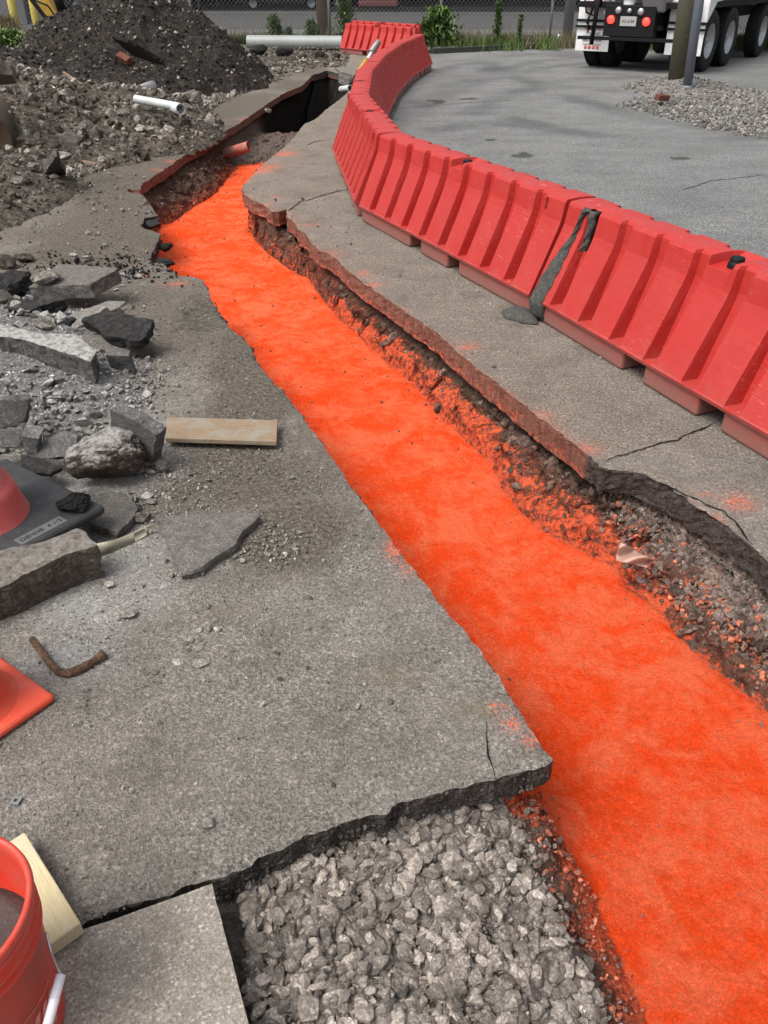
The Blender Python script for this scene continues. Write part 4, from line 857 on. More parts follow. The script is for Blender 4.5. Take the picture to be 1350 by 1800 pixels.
strew(DV, 2200, .045, .55, M['rub_rock'], 'light pebbles speckling the tall dirt pile', 'stones', .11)
strew(BV, 9000, .035, .5, M['dirt'], 'clods on the low dirt bank', 'clods', .14, name='dirt_clods')
strew(BV, 1600, .045, .5, M['rub_rock'], 'light pebbles on the low dirt bank', 'stones', .11)
strew(RV, 13000, .05, .6, M['rubble'], 'small brown stones covering the rubble pile', 'stones', .30)
strew(RV, 7500, .055, .6, M['rub_rock'], 'small grey stones covering the rubble pile', 'stones', .30)
strew(LV, 5000, .03, .55, M['rubble'], 'small dark stones covering the low rubble', 'stones', .12)
strew(LV, 2400, .035, .55, M['rub_rock'], 'small light stones covering the low rubble', 'stones', .10)
# spill of stones between pile and trench
P_ = []
for _ in range(2600):
    px = random.uniform(0, 545); yl = np.interp(px, [0, 130, 230, 340, 420, 545], [352, 315, 275, 205, 165, 118]); py = yl - abs(random.gauss(0, 22)) + 4; P_.append(G(px, py))
P_ = np.array(P_); P_ = P_[~inpoly(P_[:, 0], P_[:, 1], HD0)]; s_ = np.clip(rng.lognormal(math.log(.042), .5, len(P_)), .012, .15); P_[:, 2] += s_ * .2
scatter('rubble_stones', P_, s_, M['rub_rock'], 'loose stones along the foot of the piles', 'stones')
def sit(V, px, py): q = hit(V, px, py); return q
# larger rocks: individuals
GR = 'stones heaped on the rubble pile'; nr_ = 0
big = [(200,225,34),(215,205,30),(140,235,24),(130,205,26),(243,232,36),(262,235,30),(228,262,26),(110,280,34),(60,300,26),(70,262,50),(20,290,30),(180,250,22),(165,180,22),(40,180,30),(65,190,24),(85,200,20),(250,210,24),(290,205,26),(300,215,22),(205,190,16),(150,215,20),
       (195,262,24),(95,315,22),(35,325,24),(20,345,22),(15,200,30),(120,255,20),(155,262,18),(180,285,16),(218,245,22),(236,200,18),(270,200,24),(310,222,16),(100,240,24),(45,235,24),(10,165,24),(60,150,20),(110,170,16),(95,150,18),(130,160,14)]
for k_, (a_, b_, c__) in enumerate(big):
    q = hit(np.concatenate([RV, LV]), a_, b_); z_ = max(q[2], 0)
    rock('rubble_rock', a_, b_, c__, M['rub_rock'] if k_ % 3 else M['rubble'], 'broken stone lying in the rubble pile', flat=random.uniform(.5, .85), seed=200 + k_, group=GR, z0=z_, level=3, rough=.16)
for k_, (a_, b_, c__) in enumerate([(395,148,34),(430,143,28),(445,150,20),(418,160,24),(462,140,22),(362,165,18),(375,160,14),(490,128,18),(410,135,20),(350,120,20),(330,100,22)]):
    rock('rubble_rock', a_, b_, c__, M['rub_rock'], 'rounded stone at the right foot of the tall dirt pile', flat=.65, seed=260 + k_, group='stones at the foot of the dirt pile', level=3)
rock('broken_core', 340, 206, 46, M['rub_rock'], 'round yellowish concrete lump standing beside the white pipe', flat=1.05, seed=280, level=4, rough=.1, stretch=1.0)
plate('asphalt_slab', [(92,238,.42),(120,229,.45),(140,240,.42),(139,256,.33),(118,252,.35)], .07, M['aslab'], 'flat grey slab piece sticking out of the rubble pile', 'slab', seed=281, rnd=.1, edge=.012)
plate('asphalt_slab', [(98,262,.40),(115,290,.15),(82,298,.12),(70,295,.12)], .07, M['aslab'], 'triangular grey slab leaning at the foot of the rubble pile', 'slab', seed=282, rnd=.1, edge=.012)
plate('concrete_slab', [(-30,100,1.0),(18,108,.95),(26,122,.85),(-30,130,.8)], .12, M['aslab'], 'brownish concrete slab on top of the rubble pile at the photo left edge', 'slab', seed=283, rnd=.5, edge=.012)
def stick(name, a, b, r, mat, label, cat, n=8, mid=None):
    pts = [Vector(a), Vector(b)] if mid is None else [Vector(a), Vector(mid), Vector(b)]; c = pts[0].copy(); m = MB().tube([p - c for p in pts], r, n)
    return tag(m.build(name, mat, loc=c), label, cat)
stick('wood_stick', G(127,283,.05), G(188,293,.02), .035, M['postwood'], 'flat broken board at the foot of the rubble pile', 'board', 4)
stick('twig', HZ(110,205,10.2), HZ(122,188,10.6), .012, M['wood'], 'pale twig sticking out of the rubble', 'twig', 5)
stick('twig', HZ(112,128,12.2), HZ(170,165,11.4), .02, M['postwood'], 'long brown root across the rubble pile', 'root', 5)
b_ = hit(DV, 218, 105); tag(MB().box((0, 0, 0), (.22, .11, .10)).build('brick', M['brick'], None, .006, loc=Vector(HZ(218, 103, b_[1] - .05)), rot=(.5, .35, -.5)), 'red brick lying on the tall dark dirt pile', 'brick')
o = plate('asphalt_slab', [(198,60,.95),(225,70,.92),(262,88,.80),(290,100,.72),(284,109,.62),(262,104,.62),(235,90,.68)], .05, M['asph'], 'black sheet of asphalt sticking out of the tall dirt pile', 'slab', seed=284, rnd=0.0, edge=.02)
for k_, (a_, b_, c__) in enumerate([(212,78,20),(164,74,24),(345,68,26),(347,100,16),(240,18,26),(305,25,14),(300,88,8),(310,98,6)]):
    q = hit(DV, a_, b_); o = rock('dirt_rock', a_, b_, c__, M['rub_rock'] if k_ in (0, 1, 6, 7) else M['rubble'], 'stone lying on the tall dark dirt pile', flat=.6, seed=300 + k_, group='stones on the dirt pile', z0=max(0, q[2] - .03), level=3)
for k_, (a_, b_, c__, lb) in enumerate([(533,104,16,'small black lump in the middle of the row before the grey pipe'),(562,103,22,'rounded black lump under the right half of the grey pipe'),(590,102,18,'black lump nearest the barriers in the row before the grey pipe'),(500,100,34,'long dark lump under the middle of the grey pipe'),(455,98,36,'long dark lump under the left end of the grey pipe')]):
    rock('asphalt_lump', a_, b_, c__, M['asph'], lb, flat=.75, seed=320 + k_, group='black lumps in front of the pipe', level=3)
for k_ in range(14):
    rock('pale_stone', 530 + random.uniform(-30, 55), 108 + random.uniform(-5, 12), random.uniform(6, 12), M['rub_rock'], 'pale stone in the patch in front of the grey pipe', flat=.7, seed=340 + k_, group='pale stones behind the trench', level=2)
plate('concrete_slab', [(590,118,.06),(618,116,.06),(648,124,.06),(650,135,.05),(622,131,.06),(598,125,.06)], .22, M['aslab'], 'pale concrete slab edge at the far end of the trench', 'slab', seed=350, rnd=.6, edge=.012)
# ================================================================ BARRIERS
BL, BH = 2.36, .62
def make_barrier(parent, seed=0):
    L = BL; grooves = [L * (.098 + .1150 * i) for i in range(8)]; gw = .036; ch = .012
    ss = [0, .004]
    for g in grooves: ss += [g - gw - ch, g - gw, g + gw, g + gw + ch]
    ss += [L - .004, L]
    n0, n1 = L * .5 - .078, L * .5 + .052      # cap notch
    ss += [n0 - .012, n0, n1, n1 + .012]; ss = sorted(ss)
    def dep(s):
        for g in grooves:
            a = abs(s - g)
            if a < gw + 1e-4: return 1.0
        return 0.0
    rows = []
    for s in ss:
        d = dep(s); nt = .045 if n0 - 1e-4 <= s <= n1 + 1e-4 else 0.0; e = 0
        half = [(.245, .095), (.285, .100), (.290, .118), (.284 - .085 * d, .124), (.136 - .048 * d, .462), (.122 - .044 * d, .500), (.104 - .036 * d, BH - .022 - nt * .55), (.094 - .036 * d, BH - .006 * 1 - nt), (0.0 + .03, BH - nt * .9)]
        fr = [(-y, z) for y, z in half]; bk = [(y, z if i < 6 else [0, 0, 0, 0, 0, 0, BH - .022, BH - .006, BH - nt * .9][i]) for i, (y, z) in enumerate(half)]
        rows.append([(s - L / 2, y, z) for y, z in fr + bk[::-1]])
    m = len(rows[0]); V = [p for r_ in rows for p in r_]; F = []
    for i in range(len(rows) - 1):
        for j in range(m):
            j2 = (j + 1) % m; F.append((i * m + j, (i + 1) * m + j, (i + 1) * m + j2, i * m + j2))
    F.append(tuple(range(m))); F.append(tuple(reversed([(len(rows) - 1) * m + j for j in range(m)])))
    b = MB().add(V, F); body = b.build('body', M['red'], parent, .006, 2)
    for a_, c_ in ((.004, .355), (.425, .587), (.650, .996)):
        f = MB().box(((a_ + c_) / 2 * L - L / 2, 0, .048), ((c_ - a_) * L, .535, .098)); f.build('foot', M['red'], parent, .014, 2)
    cap = MB().lathe([(0, -.03), (.040, -.03), (.036, .006), (.031, .010), (.031, .026), (.027, .031), (0, .031)], (.0, -.025, BH - .030), 20); cap.build('filler_cap', M['black'], parent, .002, 1)
    k = MB().tube([(L / 2 + .005, 0, .14), (L / 2 + .005, 0, BH - .02)], .052, 16); k.build('hinge_knuckle', M['red'], parent, .004, 1)
    sl_ = MB().box((L / 2 - .16, -.118, .575), (.018, .02, .06)); sl_.build('slot_mark', M['red'], parent, .006, 2)
    return parent
def N2(p): return np.array(p[:2])
BGRP = 'red water filled barriers'
spec = []
a_ = N2(G(632, 387)); b_ = N2(G(935, 556)); d_ = (b_ - a_) / np.linalg.norm(b_ - a_); nrm = np.array([-d_[1], d_[0]]); nrm = nrm if nrm[0] > 0 else -nrm
cB = (a_ + b_) / 2 + nrm * .27; spec.append((cB, math.atan2(d_[1], d_[0]), 'second red barrier from the camera, joined behind the mortar streak'))
e0 = cB + d_ * (BL / 2 + .02)
a2, b2 = N2(G(965, 577)), N2(G(1305, 788)); d2 = (b2 - a2) / np.linalg.norm(b2 - a2); cN = e0 + d2 * (BL / 2 + .02); spec.insert(0, (cN, math.atan2(d2[1], d2[0]), 'nearest red barrier, at the right edge, with a grey mortar streak and a black cap'))
e1 = cB - d_ * (BL / 2 + .02)
a3, b3 = N2(G(588, 277)), N2(G(630, 380)); d3 = (b3 - a3) / np.linalg.norm(b3 - a3); cA = e1 - d3 * (BL / 2 + .02); spec.append((cA, math.atan2(d3[1], d3[0]), 'third red barrier from the camera, just before the chain bends back'))
e2 = cA - d3 * (BL / 2 + .02); prev = e2
way = [N2((-.24, 12.0)), N2((-.03, 14.5)), N2((.30, 16.9)), N2((.78, 19.2))]
labs = ['first red barrier past the bend, seen from its shaded lot side', 'second red barrier past the bend, in the curving far run', 'third red barrier past the bend, behind the leaning yellow tool', 'last red barrier of the far run, ending at the open lot']
for wp, lb in zip(way, labs):
    v = wp - prev; v = v / np.linalg.norm(v); c_ = prev + v * (BL / 2 + .02); spec.append((c_, math.atan2(-v[1], -v[0]), lb)); prev = prev + v * (BL + .04)
dl, dr = np.array([-.84, 22.9]), np.array([.66, 21.1]); v = (dr - dl) / np.linalg.norm(dr - dl)
spec.append(((dl + dr) / 2 + v * .0, math.atan2(v[1], v[0]), 'detached red barrier with pale slot mark in front of the fence, nearer of the pair')); spec.append(((dl + dr) / 2 + np.array([.12, 1.25]), math.atan2(v[1], v[0]), 'detached red barrier standing behind another, nearest to the fence'))
proto = None
for (c_, an, lb) in spec:
    if proto is None:
        proto = empty('water_barrier', (c_[0], c_[1], .003), an, lb, 'barrier', BGRP); make_barrier(proto)
        for ch in proto.children: ch.data.shade_smooth() if ch.name.startswith('hinge') else None
    else:
        o = copy_tree(proto); o.location = (c_[0], c_[1], .003); o.rotation_euler = (0, 0, an); o['label'] = lb
# mortar streak on the nearest barrier
BM = Matrix.Translation((cN[0], cN[1], .003)) @ Matrix.Rotation(math.atan2(d2[1], d2[0]), 4, 'Z'); L_ = BL
def skin_y(z, d=0.0):
    return np.interp(z, [0, .10, .124, .462, .50, .60, .615], [-.27, -.292, -.284, -.136, -.122, -.106, -.096]) if d == 0 else 0
mo = MB()
def mstreak(path, seed):
    V = []; n = len(path); K = 9
    for i, (s, z, w_) in enumerate(path):
        for k in range(K):
            f = k / (K - 1) * 2 - 1; x = s - L_ / 2 + f * w_ * .5 + .006 * math.sin(i * 1.9 + k); V.append((x, skin_y(z) - .004 - .016 * (1 - f * f) - .003 * math.sin(3.1 * i + 2 * k), z))
    F = [(i * K + k, i * K + k + 1, (i + 1) * K + k + 1, (i + 1) * K + k) for i in range(n - 1) for k in range(K - 1)]
    back = [(x, y + .03, z) for x, y, z in V]; nv = len(V); F += [tuple(nv + i for i in f[::-1]) for f in F]
    for i in range(n - 1): F += [(i * K, (i + 1) * K, nv + (i + 1) * K, nv + i * K), ((i + 1) * K - 1, nv + (i + 1) * K - 1, nv + (i + 2) * K - 1, (i + 2) * K - 1)]
    F += [tuple(list(range(K)) + [nv + k for k in range(K)][::-1]), tuple([(n - 1) * K + k for k in range(K)][::-1] + [nv + (n - 1) * K + k for k in range(K)])]
    V = V + back
    return V, F
def interp(path, n):
    p = np.array(path); t_ = np.linspace(0, len(p) - 1, n); return [tuple(np.interp(q, np.arange(len(p)), p[:, j]) for j in range(3)) for q in t_]
mo.add(*mstreak(interp([(.185, .612, .10), (.150, .585, .035), (.138, .52, .02), (.125, .46, .035), (.105, .38, .075), (.09, .30, .105), (.075, .22, .12), (.065, .14, .12), (.06, .10, .12), (.06, .02, .13)], 30), 1), smooth=True)
mo.add(*mstreak(interp([(.225, .612, .055), (.235, .55, .030), (.240, .48, .022), (.243, .43, .026), (.244, .415, .01)], 12), 2), smooth=True)
V = []; K = 28
for r_, h in ((1.0, .002), (.93, .016), (.7, .028), (.35, .034)):
    for k in range(K):
        q = 2 * math.pi * k / K; rr = r_ * (1 + .12 * math.sin(3 * q + 1) + .06 * math.sin(7 * q)); V.append((-L_ / 2 - .02 + .135 * rr * math.cos(q), -.335 + .085 * rr * math.sin(q), h))
F = [(a * K + k, a * K + (k + 1) % K, (a + 1) * K + (k + 1) % K, (a + 1) * K + k) for a in range(3) for k in range(K)] + [tuple(3 * K + k for k in range(K))]
mo.add(V, F, True)
me_o = mo.build('mortar_spill', M['mortar']); me_o.matrix_world = BM
at = me_o.data.attributes.new('rnd', 'FLOAT', 'POINT'); at.data.foreach_set('value', np.full(len(me_o.data.vertices), .4, np.float32))
tag(me_o, 'grey mortar run down the nearest red barrier and puddled at its foot', 'mortar')

# ================================================================ CONES, BUCKET, BOARDS
def cone(name, C0, P0, Q0, z0, side, rbase, H, bm_, cm, label, collar=False, bt=.035):
    C0, P0, Q0 = [Vector(G(*q, z0)) for q in (C0, P0, Q0)]; bi = ((P0 - C0).normalized() + (Q0 - C0).normalized()).normalized(); c_ = C0 + bi * side * .7071; rot = math.atan2(-bi.y, -bi.x) - math.pi / 4; t = empty(name, (c_[0], c_[1], z0 - bt), rot, label, 'cone')
    MB().box((0, 0, bt / 2), (side, side, bt)).build('base', bm_, t, .022, 3)
    if collar: pr = [(rbase + .012, bt - .001), (rbase + .006, bt + .012), (rbase - .012, bt + .085), (rbase - .02, bt + .115), (rbase - .034, bt + .122), (rbase - .05, bt + .2), (.055, bt + H - .1), (.045, bt + H - .02), (.03, bt + H), (.0, bt + H + .004)]
    else: pr = [(rbase + .02, bt - .001), (rbase + .004, bt + .012), (rbase - .004, bt + .03), (.04, bt + H - .03), (.03, bt + H), (0, bt + H + .003)]
    MB().lathe(pr, (0, 0, 0), 56).build('cone_body', cm, t)
    return t
t = cone('traffic_cone', (186,888), (20,790), (0,1000), .135, .58, .15, .62, M['rubber'], M['cone_f'], 'faded pinkish red traffic cone on a wide black rubber base', True)
cv_ = bpy.data.curves.new('lettering', 'FONT'); cv_.body = 'DENNE  4 / 2 LBS'; cv_.size = .034; cv_.extrude = .001; cv_.align_x = 'CENTER'
def text_mesh(body, size, ext, mat, name='lettering', parent=None, loc=(0, 0, 0), rot=(0, 0, 0), align='CENTER'):
    cu = bpy.data.curves.new(name, 'FONT'); cu.body = body; cu.size = size; cu.extrude = ext; cu.align_x = align
    ob_ = bpy.data.objects.new(name, cu); COL.objects.link(ob_); bpy.context.view_layer.update()
    me = bpy.data.meshes.new_from_object(ob_); bpy.data.objects.remove(ob_); me.materials.clear(); me.materials.append(mat); return link(name, me, parent, loc, rot)
bpy.data.curves.remove(cv_)
plt = MB().box((0, 0, 0), (.17, .045, .003)).build('maker_plate', m_plain('scuffed_rubber', (.10, .10, .098), .7, .3, var=.3, scale=60, bump=.001), t, .001, 1, loc=(.243, .07, .0355), rot=(0, 0, math.pi / 2))
text_mesh('DENNE  4 1/2', .026, .0012, M['rubber'], parent=t, loc=(.252, .07, .0375), rot=(0, 0, math.pi / 2))
t = cone('traffic_cone', (97,1220), (0,1130), (0,1297), .028, .33, .118, .66, M['cone_o'], M['cone_o'], 'orange traffic cone with an orange base at the left edge below the curb piece', bt=.028)
# near lumber
def board(px, t_, mat, label, seed, bev=.002, cat='board'):
    P = [Vector(G(*p)) for p in px]; c = sum(P, Vector()) / 4; n = (P[1] - P[0]).cross(P[3] - P[0]).normalized(); n = n if n.z > 0 else -n
    V = [p - c for p in P] + [p - c - n * t_ for p in P]; o = MB().add(V, [(0, 1, 2, 3), (7, 6, 5, 4), (0, 4, 5, 1), (1, 5, 6, 2), (2, 6, 7, 3), (3, 7, 4, 0)])
    ax = P[1] - P[0] if (P[1] - P[0]).length > (P[2] - P[1]).length else P[2] - P[1]; an = math.atan2(ax.y, ax.x); Rz = Matrix.Rotation(-an, 3, 'Z'); o.v = [tuple(Rz @ Vector(p)) for p in o.v]
    return tag(o.build('wooden_board', mat, None, bev, 2, loc=c, rot=(0, 0, an)), label, cat)
board([(292,733,.045),(488,738,.045),(486,776,.045),(291,770,.045)], .02, M['woodw'], 'weathered wooden board lying beside the tilted grey slab', 1)
board([(43,1462,.052),(142,1622,.052),(78,1668,.052),(-24,1504,.052)], .038, M['wood'], 'pale clean lumber offcut behind the orange bucket', 2, .003)
# bucket
bx_, by_, _ = G(-122, 1606, .385)
bk = empty('bucket', (bx_, by_, .009), 0, 'orange plastic bucket with a dirty inside at the bottom left corner', 'bucket')
MB().lathe([(0, .004), (.128, .004), (.130, 0), (.132, .01), (.1435, .285), (.151, .287), (.151, .292), (.145, .296), (.146, .312), (.152, .314), (.152, .319), (.146, .323), (.1475, .352), (.1535, .356), (.155, .366), (.153, .374), (.148, .376), (.143, .372), (.1405, .355), (.1265, .012), (0, .011)], (0, 0, 0), 72).build('shell', M['bucket'], bk)
MB().lathe([(0, .235), (.06, .237), (.11, .232), (.139, .236), (.139, .22), (0, .22)], (0, 0, 0), 40).build('slurry', m_plain('muddy_water', (.045, .034, .030), .35, .5, var=.4, scale=9, bump=.006, bscale=20), bk)
ear = Vector((.160 * math.cos(.18), .160 * math.sin(.18), .30))
pw_ = [ear, ear + Vector((.012, -.006, -.012))]
B2 = Vector(G(107, 1714, .215)) - Vector(bk.location); B3 = Vector(G(83, 1805, .20)) - Vector(bk.location); B4 = Vector(G(50, 1900, .22)) - Vector(bk.location)
A0 = Vector(G(81, 1640, .29)) - Vector(bk.location); A1 = Vector(G(92, 1680, .25)) - Vector(bk.location)
MB().tube([A0, A1, A1.lerp(B2, .6) + Vector((.0, .0, -.004)), B2, B3, B4, Vector((-.02, -.2, .25)), Vector((-.12, -.13, .29)), Vector((-.158, 0, .30))], .0022, 8).build('handle', M['steel'], bk)
MB().tube([B2, B2.lerp(B3, .48), B2.lerp(B3, .5), B2.lerp(B3, .52), B3, B3.lerp(B4, .4)], [.0085, .0085, .0095, .0085, .0085, .0085], 14).build('grip', M['whiteplastic'], bk)
# printed stripes on the bucket wall
pm = MB()
def decal(a0, a1, z0, z1, sk=0.0, n=6):
    V = []; F = []
    for i in range(n + 1):
        a = a0 + (a1 - a0) * i / n
        for z in (z0, z1): rr = np.interp(z, [.01, .285], [.132, .1435]) + .0008; aa = a + (sk if z == z1 else 0); V.append((rr * math.cos(aa), rr * math.sin(aa), z))
    pm.add(V, [(2 * i, 2 * i + 2, 2 * i + 3, 2 * i + 1) for i in range(n)])
for k in range(6): decal(-.85 + k * .15, -.79 + k * .15, .05, .10, .10); decal(-.85 + k * .15, -.76 + k * .15, .115, .14, .06)
decal(-.9, .05, .16, .163, 0, 24)
pm.build('print', m_plain('faded_print', (.50, .22, .18), .5, .4, bump=0), bk)
# bent rusty bar
pts = [(56,1123,.03),(66,1136,.022),(80,1155,.014),(95,1174,.012),(104,1181,.012),(116,1184,.012),(129,1181,.012),(143,1175,.012),(166,1162,.013),(176,1155,.014),(184,1149,.016)]
P = [Vector(G(*p)) for p in pts]; c_ = P[5].copy(); o = MB().tube([p - c_ for p in P], [.010, .0105, .0105, .011, .0115, .0125, .013, .013, .011, .013, .0155], 14).build('bent_pipe', M['rust'], loc=c_)
at = o.data.attributes.new('rnd', 'FLOAT', 'POINT'); at.data.foreach_set('value', np.full(len(o.data.vertices), .6, np.float32)); tag(o, 'bent rusty pipe piece lying on the left pavement', 'pipe')
# dirty plastic strip
P1 = [(165,957,.05),(200,950,.03),(230,938,.03),(255,926,.035),(276,918,.045)]; P2_ = [(175,978,.005),(205,968,.0),(235,956,.0),(262,940,.003),(268,932,.01)]
V = [Vector(G(*p)) for p in P1] + [Vector(G(*p)) for p in P2_]; V += [v + Vector((.002, .004, 0)) for v in V]; n = 5
F = [(i, i + 1, n + i + 1, n + i) for i in range(4)] + [(2 * n + i + 1, 2 * n + i, 3 * n + i, 3 * n + i + 1) for i in range(4)] + [(i + 1, i, 2 * n + i, 2 * n + i + 1) for i in range(4)] + [(n + i, n + i + 1, 3 * n + i + 1, 3 * n + i) for i in range(4)] + [(0, n, 3 * n, 2 * n), (n - 1, 3 * n - 1, 4 * n - 1, 2 * n - 1)]
tag(MB().add(V, F, True).build('plastic_strip', M['strip']), 'dirty plastic strip between the curb piece and the triangular slab', 'strip')
# square washer
wv_ = G(28, 1408, .004); m_ = MB().lathe([(.006, 0), (.016, 0), (.016, .003), (.006, .003)], (0, 0, 0), 4, smooth=False, closed=True); tag(m_.build('washer', M['galv'], loc=wv_, rot=(0, 0, .6)), 'small square steel washer on the left pavement', 'washer')
# crumpled film in the right bank
fv = []; n = 12
for i in range(n):
    for j in range(n):
        a, b = i / (n - 1), j / (n - 1); px = 1090 + 55 * a - 8 * b; py = 985 + 12 * a - 34 * (1 - b) * (1 - .6 * a); q = Vector(G(px, py, -.21 + .03 * math.sin(9 * a + 5 * b) * (1 - .5 * b) + .025 * (1 - b))); fv.append(q)
ff = [(i * n + j, i * n + j + 1, (i + 1) * n + j + 1, (i + 1) * n + j) for i in range(n - 1) for j in range(n - 1)]
o = MB().add(fv, ff, True).build('plastic_scrap', M['film']); sm_ = o.modifiers.new('s', 'SOLIDIFY'); sm_.thickness = .002; tag(o, 'crumpled clear plastic scrap caught in the right gravel bank', 'plastic')
# pipes
def pipe(name, a, b, r, wall, mat, label, n=32):
    a, b = Vector(a), Vector(b); L = (b - a).length; o = MB().lathe([(r, -L / 2), (r, L / 2), (r - wall, L / 2), (r - wall, -L / 2)], (0, 0, 0), n, 'z', True, True).build(name, mat, None, 0)
    o.location = (a + b) / 2; o.rotation_euler = (b - a).to_track_quat('Z', 'Y').to_euler()
    es = o.modifiers.new('e', 'EDGE_SPLIT'); es.split_angle = R(40); return tag(o, label, 'pipe')
pl, pr_ = G(440, 83, 0), G(602, 86, 0); pipe('pipe', (pl[0] * .98, 23.75, .17), (pr_[0] * .98, 23.5, .17), .155, .012, M['gpipe'], 'long pale grey pipe lying in front of the fence')
pipe('pipe', HZ(238, 174, 10.7), HZ(314, 188, 10.5), .046, .006, M['pvc'], 'white plastic pipe lying on the rubble pile')
pipe('pipe', HZ(306, 189, 10.55), HZ(318, 192, 10.4), .060, .008, M['pvc'], 'wide white pipe socket at the end of the white plastic pipe')
pipe('pipe', HZ(247, 158, 12.3), HZ(268, 150, 12.7), .06, .006, M['pvc'], 'short white pipe stub above the white plastic pipe')
pipe('pipe', HZ(396, 270, 11.05), HZ(438, 257, 10.95), .060, .006, m_plain('orange_dusted_pipe', (.34, .10, .07), .7, .3, var=.3, dirt=(.32, .22, .19), dirtamt=.7), 'orange dusted pipe stub crossing the trench under the left slab')
pipe('pipe', HZ(600, 157, 15.6), HZ(616, 155, 15.2), .05, .006, M['pvc'], 'white pipe end poking out beside the barrier bend')
stick('hose', HZ(601, 160, 15.6), HZ(588, 176, 15.4), .012, M['black'], 'thin dark hose dropping into the far trench', 'hose', 6, HZ(591, 163, 15.6))
# digging tool leaning on the far barriers
t = empty('tamping_tool', G(617, 150, 0), 0, 'yellow and black tool leaning behind the far red barriers', 'tool'); L0 = Vector(t.location)
a_, b_ = Vector(HZ(617, 150, 16.2)), Vector(HZ(661, 80, 17.6))
MB().tube([a_ - L0, a_.lerp(b_, .28) - L0], .045, 12).build('foot_end', M['black'], t); MB().tube([a_.lerp(b_, .28) - L0, a_.lerp(b_, .62) - L0], .05, 12).build('yellow_sleeve', M['yellow'], t)
MB().tube([a_.lerp(b_, .62) - L0, a_.lerp(b_, .82) - L0], .03, 12).build('shaft', M['white'], t); MB().tube([a_.lerp(b_, .80) - L0, b_ - L0, b_ + Vector((.06, 0, .08)) - L0], [.06, .06, .05], 12).build('head', M['galv'], t)
# brown drum at the left edge
q = G(-18, 285, .05); t = empty('drum', (q[0], q[1], .26), 0, 'brown steel drum lying with its flat round end to the camera at the left edge', 'drum')
MB().lathe([(0, -.02), (.245, -.02), (.262, -.03), (.268, -.015), (.262, 0), (.262, .72), (.255, .75), (0, .75)], (0, 0, 0), 56, 'y').build('shell', M['brown'], t)
t.rotation_euler = (.1, 0, .25)

# ================================================================ POLE AND GRAVEL
pb = G(1190, 160); t = empty('utility_pole', pb, 0, 'green brown wooden utility pole in a gravel mound', 'pole')
tp = Vector(HZ(1217, -40, pb[1])) - Vector(pb); dr_ = tp / tp.z
MB().tube([(0, 0, -.1), dr_ * 1.5, dr_ * 7.5], [.168, .162, .14], 28).build('shaft', M['polewood'], t)
cb = G(1206, 167); co_ = empty('conduit', cb, 0, 'grey conduit strapped up the right side of the wooden pole', 'conduit')
MB().tube([(0, 0, -.05), dr_ * 1.02 * 1.5, dr_ * 7.0], .072, 20).build('tube', M['conduit'], co_)
MB().lathe([(.074, 0), (.082, 0), (.082, .12), (.074, .12)], (0, 0, 0), 20, closed=True).build('collar', M['conduit'], co_, loc=(0, 0, .02))
MB().lathe([(.074, 0), (.081, 0), (.081, .035), (.074, .035)], (0, 0, 0), 20, closed=True).build('strap', M['galv'], co_, loc=tuple(dr_ * 1.53))
GG = m_rock('grey_gravel', (.13, .120, .108), (.31, .29, .265), scale=12, bd=.004, bs=30)
_, GV = heap('gravel_mound', pb[0] + .10, pb[1] + .1, 1.05, 1.3, .26, GG, 'heap of pale gravel banked against the wooden pole', 'gravel mound', .03, 90, 170, peak=1.1)
P_ = []
pg = [(1120,172),(1180,150),(1350,160),(1500,170),(1560,260),(1350,246),(1300,240),(1230,226),(1170,208),(1110,195),(1080,186)]; pgw = W2(pg)
X = rng.uniform(3.0, 9, 20000); Y = rng.uniform(10, 16, 20000); ok = inpoly(X, Y, pgw); e_ = dpoly(X, Y, pgw); ok &= rng.random(20000) < np.clip(e_ / .5 + .15, 0, 1); X, Y = X[ok], Y[ok]
sz = np.clip(rng.lognormal(math.log(.045), .35, len(X)), .015, .10); scatter('gravel_patch', np.column_stack([X, Y, sz * .2]), sz, GG, 'grey gravel spread on the lot around the pole', 'gravel')
strew(GV, 3200, .042, .35, GG, 'gravel on the mound at the pole', 'gravel', .09, name='mound_gravel')
q = G(1161, 186, .0); tag(MB().box((0, 0, .07), (.20, .10, .08)).build('brick', M['brick'], None, .008, loc=(q[0], q[1], .04), rot=(.1, .1, .4)), 'worn red brick on the gravel in front of the pole', 'brick')
rock('rock', 1240, 165, 30, M['rub_rock'], 'flat pale stone right of the conduit', flat=.4, seed=401); rock('rock', 1238, 176, 26, M['rub_rock'], 'brownish broken stone in front of the flat pale stone', flat=.4, seed=402)
rock('rock', 985, 72, 18, M['whiteplastic'], 'white rounded lump on the verge in front of the fence', flat=.8, seed=403)

